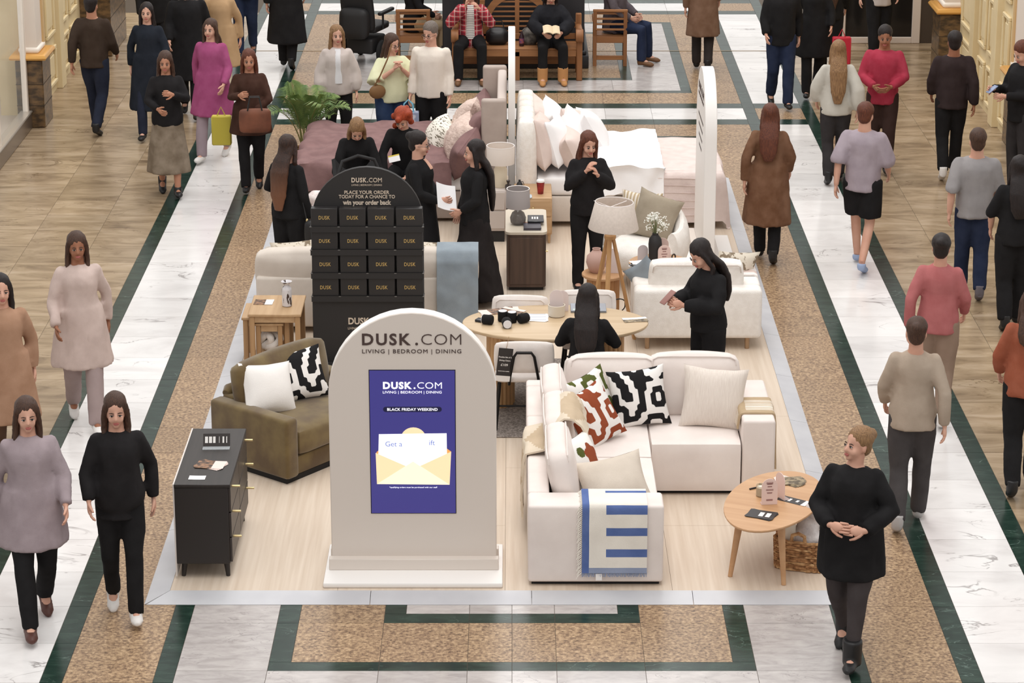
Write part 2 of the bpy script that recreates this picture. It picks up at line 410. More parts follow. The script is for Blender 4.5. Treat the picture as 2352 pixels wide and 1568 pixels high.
# dark glazed door at the end of the right walkway
d1 = MB()
for q in ((4.72, 4.82, 0, 3.4), (5.78, 5.9, 0, 3.4)): d1.box(q[0], q[1], 35.9, 36.0, q[2], q[3], .008, 1)
d1.box(4.82, 5.78, 35.9, 36.0, 0, .09, .008, 1); d1.box(4.82, 5.78, 35.9, 36.0, 3.3, 3.4, .008, 1)
d1 = d1.build('door_1', M('door_frame_white', (214, 200, 188), .45), None, ang=30); tag(d1, 'white framed dark glass door at the end of the right walkway', None, None, 'structure')
bx('glass_pane', M('dark_glass', (30, 28, 27), .12, spec=.5), d1, 4.82, 5.78, 35.94, 35.96, .09, 3.3, smooth=False)
bx('door_jamb', M('jamb_dark', (70, 58, 48), .6), d1, 5.9, 6.1, 35.92, 36.1, 0, 3.4, smooth=False)

# ================================================================ display platform
oak = M('pale_oak_vinyl', (214, 198, 180), .6, (198, 179, 159), scale=10, stretch=(3, .1, 1), detail=8, lo=.3, hi=.75, wave=.3, coord='World', bump=.03, bscale=60, bstretch=(3, .1, 1))
plat = thing('display_platform', 'low pale wood platform with grey ramp edges in the hall centre', 'platform', (0, 0, 0))
bx('substrate', M('substrate', (120, 104, 88), .8), plat, -2.45, 2.36, 16.66, 28.3, .001, PZ - .004, smooth=False)
px = [-2.45, -1.25, -.05, 1.15, 2.36]
for i in range(4):
    ys = [16.66] + [16.66 + 2.4 * k - (1.2 if i % 2 else 0) for k in range(1, 6)] + [28.3]
    ys = sorted(y for y in ys if 16.6 < y <= 28.3)
    for a, b in zip(ys, ys[1:]):
        if b - a > .1: bx('floor_board', oak, plat, px[i] + .0012, px[i + 1] - .0012, a + .0012, b - .0012, PZ - .004, PZ, smooth=False)
alu = M('ramp_aluminium', (198, 198, 201), .5, (188, 188, 192), scale=3, metal=.15)
def ramp(p):  # p: inner a, inner b, outer b, outer a
    pts = [Vector((*p[0], PZ + .002)), Vector((*p[1], PZ + .002)), Vector((*p[2], .003)), Vector((*p[3], .003))]
    lo = [Vector((v.x, v.y, .001)) for v in pts]
    MB().add(pts + lo, [[0, 1, 2, 3], [7, 6, 5, 4], [0, 4, 5, 1], [1, 5, 6, 2], [2, 6, 7, 3], [3, 7, 4, 0]]).build('ramp_edge', alu, plat, smooth=False)
g = .002
xs = [-2.45, -1.01, .14, 1.29, 2.36]
for a, b in zip(xs, xs[1:]): ramp([(b - g, 16.66), (a + g, 16.66), ((a if a > -2.45 else -2.6) + g, 16.48), ((b if b < 2.36 else 2.36) - g, 16.48)])
ys = [16.66 + 1.17 * i for i in range(11)]; ys[-1] = 28.3
for a, b in zip(ys, ys[1:]):
    ramp([(-2.45, a + g), (-2.45, b - g), (-2.61, b - g), (-2.61, (a if a > 16.7 else 16.48) + g)])
    ramp([(2.36, b - g), (2.36, a + g), (2.51, (a if a > 16.7 else 16.66) + g), (2.51, b - g)])

# ================================================================ front arch sign with screen
stone_w = M('sign_putty', (216, 206, 197), .55)
edge_w = M('sign_edge_white', (240, 236, 232), .5)
ink = M('sign_brown_ink', (74, 58, 54), .6)
white_ink = M('white_ink', (236, 232, 228), .6)
def sign_base(parent, w, dpt, rail=True):
    bx('base_board', edge_w, parent, -w / 2, w / 2, -dpt / 2, dpt / 2, 0, .04, .012, 2)
    if rail:
        for s in (-1, 1): bx('base_rail', stone_w, parent, -w / 2 + .03, w / 2 - .03, s * .095 - .035, s * .095 + .035, .04, .125, .004, 1)
t = thing('arch_sign', 'tall beige arch-topped sign with a blue lit screen at the platform front', 'sign', (-.712, 17.06, PZ))
sign_base(t, 1.29, .72)
pan = arch(MB(), 1.2, 1.98, .12, 0, 0, .006)
for k, f in enumerate(pan.f):      # front face putty, edge white
    ys = [pan.v[i].y for i in f]
    pan.m[k] = 0 if max(ys) < -.05 else 1
pan.build('panel', [stone_w, edge_w], t, ang=25)
text(t, 'DUSK', .118, (-.352, -.062, 1.742), ink, bold=.003, align='LEFT', spacing=1.2, fit=.345)
text(t, '.', .118, (.025, -.062, 1.742), ink, bold=.003, align='LEFT', fit=.02)
text(t, 'COM', .118, (.068, -.062, 1.742), ink, bold=-.0018, align='LEFT', spacing=1.05, fit=.284)
text(t, 'LIVING | BEDROOM | DINING', .042, (0, -.062, 1.679), ink, bold=0, spacing=1.14, fit=.704)
scr = MB().box(-.304, .304, -.066, -.055, .46, 1.55).build('screen', M('screen_blue', (60, 57, 120), .2, emit=.6), t, smooth=False)
bx('screen_bezel', M('bezel_black', (20, 20, 24), .4), t, -.309, .309, -.063, -.058, .455, 1.555, smooth=False)
glow = M('screen_white', (235, 235, 245), .3, emit=1.0); cream_e = M('screen_cream', (225, 200, 160), .3, emit=.75); orange_e = M('screen_orange', (215, 150, 84), .3, emit=.7)
pill_e = M('screen_pill', (30, 30, 62), .3, emit=.4); faint_e = M('screen_print_blue', (100, 120, 190), .3, emit=.5)
y = -.0668
text(scr, 'DUSK', .070, (-.208, y, 1.414), glow, bold=.003, ext=.0005, align='LEFT', spacing=1.15, fit=.206)
text(scr, '.', .070, (.01, y, 1.414), glow, bold=.002, ext=.0005, align='LEFT', fit=.014)
text(scr, 'COM', .070, (.036, y, 1.414), glow, bold=-.0005, ext=.0005, align='LEFT', spacing=1.02, fit=.176)
text(scr, 'LIVING | BEDROOM | DINING', .0265, (0, y, 1.378), glow, bold=0, ext=.0005, spacing=1.02, fit=.42)
pl = MB(); n = 12
pts = [(.19 + .02 * cos(a), .02 * sin(a)) for a in (-pi / 2 + pi * i / n for i in range(n + 1))] + [(-.19 + .02 * cos(a), .02 * sin(a)) for a in (pi / 2 + pi * i / n for i in range(n + 1))]
pl.loft([[Vector((x, yy, 1.257 + z)) for x, z in pts] for yy in (-.0664, -.0662)]).build('screen_banner', pill_e, scr, smooth=False)
text(scr, 'BLACK FRIDAY WEEKEND', .0285, (0, y - .0004, 1.247), glow, bold=.0004, ext=.0005, spacing=1.06, fit=.36)
def poly(name, pts, yy, mat): MB().loft([[Vector((x, q, z)) for x, z in pts] for q in (yy, yy + .0003)]).build(name, mat, scr, smooth=False)
poly('screen_envelope_back', [(-.262, .72), (.262, .72), (.275, .935), (.235, .965), (-.235, .955), (-.262, .93)], -.0664, orange_e)
poly('screen_disc', [(.005 + .09 * cos(2 * pi * i / 28), 1.035 + .085 * sin(2 * pi * i / 28)) for i in range(28)], -.0666, cream_e)
poly('screen_card', [(-.252, .80), (.245, .80), (.243, 1.075), (-.243, 1.068)], -.0668, glow)
poly('screen_envelope_front', [(-.262, .685), (.262, .68), (.275, .935), (.0, .80), (-.268, .925)], -.067, cream_e)
poly('screen_envelope_flap', [(-.262, .685), (.262, .68), (.0, .86)], -.0673, M('screen_flap', (228, 215, 190), .3, emit=.8))
text(scr, 'Get a', .055, (-.2, -.0674, .975), faint_e, ext=.0004, align='LEFT'); text(scr, 'ift', .055, (.115, -.0674, .985), faint_e, ext=.0004, align='LEFT')
text(scr, '*qualifying orders must be purchased with our staff', .0145, (0, -.0672, .655), glow, ext=.0004, fit=.345)

# ================================================================ dark chest of drawers
blk = wood('black_stained_oak', (50, 44, 41), (40, 35, 33), 'y', .5, 14)
blk2 = M('black_stained_side', (44, 39, 37), .55)
brass = M('brass', (222, 200, 150), .28, metal=.9)
t = thing('chest_of_drawers', 'black wood six-drawer chest with brass pulls at the platform corner', 'dresser', (-2.222, 17.44, PZ))
bx('carcass', blk2, t, -.2, .185, -.57, .57, .115, .705, .004, 1); bx('top_board', blk, t, -.204, .204, -.575, .575, .705, .73, .004, 1)
bx('back_panel', M('chest_back_pale', (214, 206, 200), .6), t, -.21, -.2, -.574, .574, .02, .732, smooth=False)
df = M('drawer_front', (50, 42, 38), .42, spec=.5)
for j in range(2):
    for i in range(3):
        y0 = -.565 + j * .568; z0 = .125 + i * .194
        d = bx('drawer', df, t, .185, .203, y0 + .003, y0 + .56, z0 + .003, z0 + .188, .003, 1)
        yc = y0 + (.1 if j == 0 else .46)
        MB().tube([(.2, yc, z0 + .165), (.262, yc, z0 + .165)], .0085, 10).build('pull', brass, d)
for x in (-.15, .15):
    for yy in (-.5, .5): MB().tube([(x, yy, .12), (x * 1.08, yy * 1.03, 0)], [.024, .015], 10).build('leg', blk2, t)
zt = PZ + .731
# things on the chest
def leaflet(name, label, cat, loc, rz, w, h, mats, fn, n=3, group=None, thick=.0012, fan=.12):
    """a small sheaf of printed sheets, fanned a little"""
    mb = MB()
    for i in range(n):
        a = (i - n / 2) * fan; mb.T = Matrix.Translation((0, 0, i * thick)) @ Matrix.Rotation(a, 4, 'Z')
        mb.grid(lambda u, v: ((u - .5) * w, (v - .5) * h, thick + .004 * (abs(u - .5) ** 2)), 12, 8, fn, thick * .9)
    o = mb.build(name, mats, None, loc=loc, rot=(0, 0, rz)); return tag(o, label, cat, group)
paper = M('paper_white', (240, 238, 238), .6); paper_pink = M('paper_pink', (232, 212, 204), .6)
photo = M('photo_print', (150, 110, 80), .5, (60, 44, 34), scale=26, lo=.4, hi=.6); photo2 = M('photo_print_green', (160, 142, 112), .5, (84, 70, 50), scale=24, lo=.4, hi=.6)
prt_k = M('print_black', (50, 46, 46), .5)
mag = lambda u, v: 0 if u < .62 else 1
leaflet('brochure', 'brown room-photo brochures fanned on the black chest', 'brochure', (-2.2, 17.25, zt), -.25, .21, .15, [photo, paper_pink], mag, 4)
leaflet('price_card', 'small white handwritten card on the black chest', 'card', (-2.27, 17.0, zt), .03, .12, .075, [paper, prt_k], lambda u, v: 0, 1)
# acrylic sign holder
t = thing('sign_holder', 'clear acrylic holder with a black printed card on the chest', 'sign holder', (-2.2, 17.62, zt))
t.rotation_euler = (0, 0, .03)
bx('card', M('card_dark', (52, 46, 44), .3), t, -.1, .1, .0, .004, .002, .1, smooth=False).rotation_euler = (R(-28), 0, 0)
bx('acrylic_foot', glassM('acrylic', (220, 225, 228), .35), t, -.1, .1, -.06, .0, 0, .004, smooth=False)
for i, (x, w) in enumerate(((-.075, .022), (-.045, .022), (-.017, .018), (.02, .003), (.05, .012), (.075, .006))):
    bx('print_bar', white_ink, t, x - w / 2, x + w / 2, -.001, .0, .03, .078, smooth=False).rotation_euler = (R(-28), 0, 0)

# ================================================================ cushions and throws
def cushion_mesh(w, h, t, mats, fn=None, n=22, seed=0, ear=.035, back=0, wr=.006):
    t *= 1.22; mb = MB(); o = Vector((seed * 1.3, seed * 2.1, seed * .7))
    def pt(u, v, s):
        x = u * 2 - 1; z = v * 2 - 1
        k = max(0, (1 - abs(x) ** 2.6)) ** .55 * max(0, (1 - abs(z) ** 2.6)) ** .55
        pinch = 1 - .055 * (1 - abs(x) ** 2) if True else 1
        px_ = x * w / 2 * (1 - .06 * (1 - z * z) * abs(x)) + (ear * x * abs(x) * z * z * .3)
        pz_ = z * h / 2 * (1 - .06 * (1 - x * x) * abs(z)) + (ear * z * abs(z) * x * x * .3)
        q = Vector((px_ * 5, pz_ * 5, s)) + o
        return (px_, -s * (t / 2 * k + wr * k * noise.noise(q) * 2), pz_ + h / 2 + .004 * noise.noise(q * 1.7))
    mb.grid(lambda u, v: pt(u, v, 1), n, n, (lambda u, v: fn(u, v)) if fn else None)
    mb.grid(lambda u, v: pt(1 - u, v, -1), min(n, 22), min(n, 22), (lambda u, v: back))
    return mb.mesh('cushion', mats, True, 70)
def cushion(label, loc, rz, lean, w, h, t, mats, fn=None, n=22, seed=0, roll=0, group=None, back=0, name='scatter_cushion', cat='cushion', ear=.035):
    o = put(name, cushion_mesh(w, h, t, mats, fn, n, seed, ear, back), None, loc)
    o.rotation_euler = (Matrix.Rotation(rz, 3, 'Z') @ Matrix.Rotation(-lean, 3, 'X') @ Matrix.Rotation(roll, 3, 'Y')).to_euler()
    return tag(o, label, cat, group)
# hand-cut interlocking blocks: 1 where the coloured pile lies
PAT = ["111110000001100000011111", "111110011101110011101111", "001110011100110011100111", "001111011111110000000011", "000111000111110000000011",
       "100111100111111100001111", "110011100011111110011111", "110011110011110000000111", "000001110011110000000011", "000001110001110011110011",
       "001101111001100011110011", "011101111001100110011001", "011100111001100110011001", "011100000001100110011001", "011111000011100111111001",
       "111111100011100011110011", "111001100111100000000011", "110001100110000000000111", "110001111110011111100111", "111001111100011111101111",
       "011100000000110000111100", "001111000001110000111000", "000111111111110000011000", "000011110001111111110000"]
def patfn(flip=False, rot=0):
    def f(u, v):
        if flip: u = 1 - u
        for _ in range(rot): u, v = v, 1 - u
        x = u * 19 + 1.5; y = (1 - v) * 19 + 2; i, j = int(x), int(y); a, b = x - i, y - j
        g_ = lambda p, q: int(PAT[min(23, q)][min(23, p)])
        k = (g_(i, j) * (1 - a) + g_(i + 1, j) * a) * (1 - b) + (g_(i, j + 1) * (1 - a) + g_(i + 1, j + 1) * a) * b
        return 1 if k > .5 else 0
    return f
cw = fab('cushion_white', (238, 234, 230), 6); cblack = fab('pile_black', (34, 33, 34), 4); crust = fab('pile_rust', (150, 78, 52), 12); colive = fab('pile_olive', (92, 98, 52), 10)

# ================================================================ olive velvet loveseat
ol = M('olive_velvet', (116, 98, 62), .75, (90, 71, 46), scale=5, bump=.05, bscale=30, sheen=.35, spec=.2)
t = thing('loveseat', 'olive green velvet loveseat turned towards the arch sign', 'sofa', (-1.774, 18.657, PZ), R(51.2))
# local: x along the front, y to the back; near corner of the side arm at the origin
Wd, Dp = 1.25, .86
bx('plinth', M('plinth_black', (24, 22, 22), .7), t, .03, Wd - .03, .04, Dp - .04, 0, .045)
bx('base', ol, t, .13, Wd - .13, .03, Dp, .045, .2, .02, 2)
for x in (0, Wd - .14): bx('arm', ol, t, x, x + .14, 0, Dp, .045, .54, .03, 3)
bx('back_frame', ol, t, .14, Wd - .14, Dp - .16, Dp, .2, .55, .03, 3)
def puffbox(mb, x0, x1, y0, y1, z0, z1, r=.06, bulge=.03, n=8):
    """upholstered block: rounded box with bulging faces"""
    vs, fs = rbox_data(1, 1, 1, 0, 1)
    bm = bmesh.new(); bmesh.ops.create_cube(bm, size=2); bmesh.ops.subdivide_edges(bm, edges=bm.edges[:], cuts=n, use_grid_fill=True); bm.verts.index_update()
    c = Vector(((x0 + x1) / 2, (y0 + y1) / 2, (z0 + z1) / 2)); hs = Vector(((x1 - x0) / 2, (y1 - y0) / 2, (z1 - z0) / 2)); out = []
    for v in bm.verts:
        p = v.co; q = Vector((p.x * hs.x, p.y * hs.y, p.z * hs.z))
        inn = Vector([max(-(h - r), min(h - r, a)) for a, h in zip(q, hs)]); d = q - inn
        if d.length > 1e-6: q = inn + d.normalized() * min(r, max(abs(a) for a in d) if True else r) if (abs(d.x) > 1e-6) + (abs(d.y) > 1e-6) + (abs(d.z) > 1e-6) > 1 else q
        for i in range(3):
            if abs(abs(p[i]) - 1) < 1e-4:
                j, k = (i + 1) % 3, (i + 2) % 3
                q[i] += math.copysign(bulge * (1 - p[j] ** 2) * (1 - p[k] ** 2), p[i])
        out.append(q + c)
    mb.add(out, [[v.index for v in f.verts] for f in bm.faces]); bm.free()
    return mb
puffbox(MB(), .145, Wd - .145, .0, Dp - .17, .2, .42, .05, .02).build('seat_cushion', ol, t)
bc = puffbox(MB(), -.50, .50, -.085, .085, 0, .43, .06, .025).build('back_cushion', ol, t, loc=(Wd / 2, Dp - .24, .40)); bc.rotation_euler = (R(-10), 0, 0)
MB().tube([(.16, Dp - .03, .55), (.2, Dp - .02, .56), (Wd - .2, Dp - .02, .56), (Wd - .16, Dp - .03, .55)], [.03, .055, .055, .03], 12).build('bolster', ol, t)
def onto(o, t, loc):  # world position of a local point of thing t
    return t.matrix_basis @ Vector(loc)
LT = Matrix.Translation((-1.774, 18.657, PZ)) @ Matrix.Rotation(R(51.2), 4, 'Z')
p = LT @ Vector((.28, .43, .435)); cushion('plain white cushion with piped edge on the olive loveseat', p, R(40), R(30), .46, .42, .17, [cw], seed=1, roll=R(10))
p = LT @ Vector((.68, .45, .435)); cushion('black and white abstract block cushion on the olive loveseat', p, R(22), R(28), .45, .42, .16, [cw, cblack], patfn(True), 96, seed=2, roll=R(-5))

# ================================================================ cream corner sofa
cs = M('cream_upholstery', (234, 224, 218), .9, (226, 215, 209), scale=4, bump=.12, bscale=260, spec=.15)
pip = fab('cream_piping', (232, 222, 216), 4)
t = thing('corner_sofa', 'large cream L-shaped corner sofa beside the arch sign', 'sofa', (0, 0, PZ))
bx('plinth', M('plinth_black', (24, 22, 22), .7), t, .14, 1.06, 16.78, 19.42, 0, .03); bx('plinth', MATS['plinth_black'], t, 1.06, 2.02, 18.52, 19.42, 0, .03)
bx('arm', cs, t, .115, 1.085, 16.735, 17.01, .03, .62, .022, 3)
bx('arm', cs, t, 1.80, 2.055, 18.47, 19.45, .03, .62, .022, 3)
bx('back_frame', cs, t, .115, .27, 17.012, 17.78, .03, .62, .022, 3); bx('back_frame', cs, t, .115, .27, 17.785, 18.6, .03, .62, .022, 3); bx('back_frame', cs, t, .115, .27, 18.605, 19.3, .03, .62, .022, 3)
bx('back_frame', cs, t, .115, 1.08, 19.302, 19.45, .03, .62, .022, 3); bx('back_frame', cs, t, 1.085, 1.795, 19.302, 19.45, .03, .62, .022, 3)
for q in ((.27, 1.08, 17.012, 18.2), (.27, 1.08, 18.205, 19.3), (1.085, 1.795, 18.47, 19.3)):
    puffbox(MB(), q[0], q[1], q[2], q[3], .03, .43, .022, .012).build('seat_block', cs, t)
def backcush(x, y, rz, w, h=.47, lean=10, tk=.17):
    o = puffbox(MB(), -w / 2, w / 2, -tk / 2, tk / 2, 0, h, .05, .03).build('back_cushion', cs, t, loc=(x, y, .435)); o.rotation_euler = (Matrix.Rotation(rz, 3, 'Z') @ Matrix.Rotation(R(-lean), 3, 'X')).to_euler()
    mb = MB()
    for s in (-1, 1): mb.tube([(-w / 2 + .014, s * (tk / 2 - .013), h - .07), (-w / 2 + .02, s * (tk / 2 - .012), h - .028), (-w / 2 + .06, s * (tk / 2 - .011), h - .008), (-w / 4, s * (tk / 2 - .008), h - .002), (w / 4, s * (tk / 2 - .008), h - .002), (w / 2 - .06, s * (tk / 2 - .011), h - .008), (w / 2 - .02, s * (tk / 2 - .012), h - .028), (w / 2 - .014, s * (tk / 2 - .013), h - .07)], .006, 6)
    mb.build('piping', pip, o)
backcush(.42, 17.42, R(90), .72, .46, 12); backcush(.41, 18.12, R(90), .70, .46, 12); backcush(.40, 18.80, R(90), .62, .46, 12)
backcush(.80, 19.16, 0, .68, .47, 8); backcush(1.46, 19.16, R(-1), .70, .48, 8)
sz = PZ + .432
cushion('green and white abstract block cushion in the corner of the cream sofa', (.70, 18.86, sz), R(38), R(18), .42, .44, .15, [cw, colive], patfn(False, 1), 96, 3, R(-12))
cushion('rust and white abstract block cushion on the cream sofa', (.74, 18.50, sz), R(34), R(26), .42, .46, .16, [cw, crust], patfn(), 96, 4, R(-16))
cushion('black and white abstract block cushion on the cream corner sofa', (1.04, 18.86, sz), R(6), R(20), .45, .46, .16, [cw, cblack], patfn(), 96, 5, R(-6))
rib = M('ribbed_cream', (228, 218, 208), .9, (214, 202, 192), scale=30, stretch=(12, 1, .4), bump=.3, bscale=50, bstretch=(10, .5, .5), spec=.1)
cushion('ribbed cream cushion at the right end of the corner sofa', (1.58, 18.82, sz), R(-4), R(22), .50, .48, .16, [rib], None, 24, 6, R(4))
def floral(u, v):
    x, z = u - .62, v - .62; r = math.hypot(x, z); a = atan2(z, x)
    if r < .2 + .03 * sin(5 * a): return 1
    if abs(x + .5 * z - .02) < .06 and z < -.05 and z > -.4: return 2
    if math.hypot(x + .3, z - .1) < .1: return 2
    return 0
cushion('white floral cushion with a rust bloom on the cream sofa', (.58, 17.44, sz), R(62), R(26), .44, .44, .17, [cw, crust, colive], floral, 64, 7, R(6))
cushion('plain beige linen cushion near the striped throw', (.80, 17.12, sz), R(8), R(42), .50, .42, .16, [fab('linen_beige', (214, 202, 188), 10, .3)], None, 24, 8, R(-10))

def drape(name, label, path, x0, x1, mats, fn, nx=30, th=.01, fringe=None, axis='x', wob=.006, parent=None):
    """cloth that follows a profile path (list of (s,z)) and spans x0..x1 across it"""
    ln = [0]
    for a, b in zip(path, path[1:]): ln.append(ln[-1] + math.hypot(b[0] - a[0], b[1] - a[1]))
    def at(v):
        d = v * ln[-1]
        for i in range(len(path) - 1):
            if d <= ln[i + 1] or i == len(path) - 2:
                k = (d - ln[i]) / max(1e-6, ln[i + 1] - ln[i]); a, b = path[i], path[i + 1]
                return a[0] + (b[0] - a[0]) * k, a[1] + (b[1] - a[1]) * k
    def pt(u, v):
        s, z = at(v); x = x0 + (x1 - x0) * u
        w = wob * noise.noise(Vector((x * 9, s * 6, z * 6)))
        return (x, s - w, z + w * .5) if axis == 'x' else (s + w, x, z + w * .5)
    nv = max(16, int(ln[-1] / .02))
    mb = MB().grid(pt, nx, nv, fn, th if axis == 'x' else -th)
    o = mb.build(name, mats, parent, ang=60)
    if label: tag(o, label, 'throw')
    return o, pt
# blue and cream throw over the near arm
bl = fab('throw_blue', (98, 118, 170), 12, .3); cr = fab('throw_cream', (236, 230, 220), 6, .3); gb = fab('throw_grey_blue', (150, 160, 184), 10, .3)
zA = PZ + .62
def bluefn(u, v):
    if u < .11: return 1
    if v > .955: return 2
    for a, b in ((.03, .055), (.145, .19), (.43, .49), (.605, .67), (.795, .86)):
        if a < v < b and (u > .38 or a < .05): return 1
    return 0
path = [(17.02, zA - .06), (17.022, zA + .006), (17.0, zA + .012), (16.9, zA + .012), (16.745, zA + .012), (16.722, zA + .004), (16.716, zA - .03), (16.712, zA - .2), (16.71, zA - .36), (16.708, zA - .50)]
o, pt = drape('throw_blanket', 'cream and blue striped fringed throw over the near sofa arm', path, .50, .965, [cr, bl, gb], bluefn, 46, .012)
fr = MB()
for i in range(58):
    v = i / 57; q = Vector(pt(0, v)); fr.tube([q, q + Vector((-.022, -.003, -.012 - .01 * random.random())), q + Vector((-.03 - .012 * random.random(), -.004, -.035 - .02 * random.random()))], [.004, .0035, .002], 5)
fr.build('side_fringe', cr, o)
fr = MB()
for i in range(70):
    u = i / 69; q = Vector(pt(u, 1)); fr.tube([q, q + Vector((.004 * random.uniform(-1, 1), -.003, -.018)), q + Vector((.008 * random.uniform(-1, 1), -.004, -.034))], [.004, .003, .0015], 5)
fr.build('hem_fringe', gb, o)
bx('care_tag', white_ink, o, .60, .645, 16.703, 16.706, zA - .56, zA - .51, smooth=False)
# beige throw over the left back
b1 = fab('throw_beige', (220, 206, 186), 8, .3); b2 = fab('throw_tan', (198, 178, 152), 8, .3)
zB = PZ + .62
path = [(.56, zB + .14), (.52, zB + .235), (.46, zB + .285), (.40, zB + .29), (.34, zB + .25), (.29, zB + .13), (.25, zB + .04), (.17, zB + .02), (.105, zB + .005), (.095, zB - .05), (.088, zB - .25), (.082, zB - .46)]
def diamond(u, v): return 1 if (abs(((v * 3.2) % 1) - .5) * 2 + abs(u - .5) * 1.6 < .85) else 0
o, pt = drape('throw_blanket', 'beige diamond-patterned throw over the left back of the corner sofa', path, 17.72, 18.30, [b1, b2], diamond, 30, .014, axis='y', wob=.014)
fr = MB()
for i in range(40):
    q = Vector(pt(i / 39, 1)); fr.tube([q, q + Vector((-.003, .004 * random.uniform(-1, 1), -.03)), q + Vector((-.004, .01 * random.uniform(-1, 1), -.055))], [.004, .003, .002], 5)
fr.build('hem_fringe', b1, o)
# tan striped throw over the right arm
s1 = fab('throw_sand', (186, 164, 134), 8, .3); s2 = fab('throw_stripe_white', (236, 228, 218), 6, .3)
path = [(1.765, PZ + .50), (1.778, PZ + .58), (1.79, zB + .008), (1.82, zB + .014), (1.93, zB + .016), (2.05, zB + .014), (2.068, zB), (2.075, zB - .08), (2.08, zB - .3), (2.083, zB - .46)]
o, pt = drape('throw_blanket', 'tan throw with white stripes over the right sofa arm', path, 18.62, 18.98, [s1, s2], lambda u, v: 1 if (.18 < u < .82 and int(u * 30) % 2 and (v < .12 or .2 < v < .46)) or (v > .55 and u < .06 and int(v * 60) % 2) else 0, 34, .014, axis='y')

# ================================================================ pebble coffee table and its clutter
oakw = wood('warm_oak', (200, 158, 118), (182, 138, 98), 'y', .45, 7)
cx_, cy_, ct = 1.905, 17.2, PZ + .47
t = thing('coffee_table', 'oval oak coffee table with splayed legs beside the corner sofa', 'table', (cx_, cy_, PZ), R(68))
n = 44; top = []
for i in range(n):
    a = 2 * pi * i / n; top.append((.615 * cos(a) * (1 + .03 * cos(a)), .335 * sin(a) * (1 + .08 * cos(a))))
mb = MB()
mb.loft([[Vector((x * k, y * k, z)) for x, y in top] for k, z in ((.93, .445), (.985, .452), (1, .462), (.995, .47))]); mb.build('table_top', oakw, t, ang=30)
bx('apron', oakw, t, -.3, .3, -.14, .14, .41, .446, .01, 1)
for x, y in ((-.36, .17), (-.36, -.19), (.40, .0)):
    MB().tube([(x * .9, y * .85, .44), (x * 1.08, y * 1.12, 0)], [.03, .017], 12).build('leg', oakw, t)
def onT(px_, py_): return (px_, py_, ct + .001)
leaflet('brochure', 'room-photo brochures fanned at the back of the oval coffee table', 'brochure', onT(2.07, 17.58), -.2, .21, .15, [photo2, paper_pink], lambda u, v: 1 if u < .22 else 0, 6, None, .0012, .16)
def blackcard(u, v):
    if .45 < u < .62 and .2 < v < .8: return 1
    if .68 < u < .82 and .25 < v < .75: return 1
    return 0
leaflet('leaflet', 'stack of black printed leaflets at the front of the coffee table', 'leaflet', onT(1.80, 16.93), -.45, .20, .15, [prt_k, white_ink], blackcard, 5, None, .0012, .05)
leaflet('price_tag', 'long black price tag with a white end on the coffee table', 'price tag', onT(2.06, 17.2), -.55, .24, .10, [prt_k, white_ink], lambda u, v: 1 if u > .84 or (.35 < u < .45 and .3 < v < .7) or (.55 < u < .63 and .4 < v < .7) else 0, 1)
pinkc = M('card_pink', (228, 202, 194), .55); pinkp = M('card_print', (150, 110, 106), .6)
def arch_card(label, loc, rz, w, h, mat, prints=True, tilt=0, group=None, foot=True):
    t = thing('arch_card', label, 'sign', loc, rz, group)
    o = arch(MB(), w, h, .004).build('card', mat, t, ang=30); o.rotation_euler = (R(-tilt), 0, 0)
    if foot: bx('card_foot', glassM('acrylic_pink', (226, 200, 192), .55), t, -w / 2, w / 2, .002, .05, 0, .004, smooth=False)
    if prints:
        for z, ww, hh in ((.78, .32, .012), (.68, .28, .008), (.58, .46, .004), (.545, .46, .004), (.46, .34, .004), (.43, .30, .004), (.15, .4, .012)):
            bx('print_line', pinkp, o, -w * ww / 2, w * ww / 2, -.0031, -.0021, h * z, h * z + hh, smooth=False)
        m = MB()
        for q in ((-.024, .024, .86, .003), (-.024, .024, .80, .003)): m.box(q[0], q[1], -.0031, -.0021, h * q[2], h * q[2] + q[3])
        for x in (-.024, .021): m.box(x, x + .003, -.0031, -.0021, h * .80, h * .86)
        m.build('print_frame', pinkp, o, smooth=False)
    return t
arch_card('pink arch-shaped price card standing on the oval coffee table', onT(1.875, 17.13), .12, .118, .20, pinkc)
arch_card('second pink arch card behind the first on the oval coffee table', onT(1.965, 17.25), R(-62), .118, .20, pinkc, False)
t = thing('candle_jar', 'glass jar candle behind the pink card on the coffee table', 'candle', onT(1.835, 17.30))
MB().lathe([(.036, .0), (.042, .004), (.042, .085), (.039, .085), (.039, .008), (.0, .006)], n=20, cap=False).build('jar', glassM('jar_glass', (190, 176, 150), .45), t)
MB().lathe([(.0, .008), (.0385, .008), (.0385, .068), (.0, .069)], n=20, cap=False).build('wax', M('wax', (240, 232, 216), .5), t)
tag(MB().obox((0, 0, .006), (.10, .012, .012), r=.004).obox((.045, 0, .016), (.02, .02, .03), (0, .3, 0), r=.005).build('wick_trimmer', M('black_metal', (38, 34, 34), .4), None, loc=onT(1.80, 17.44), rot=(0, 0, .5)), 'small black candle tool at the back of the oval coffee table', 'candle tool')

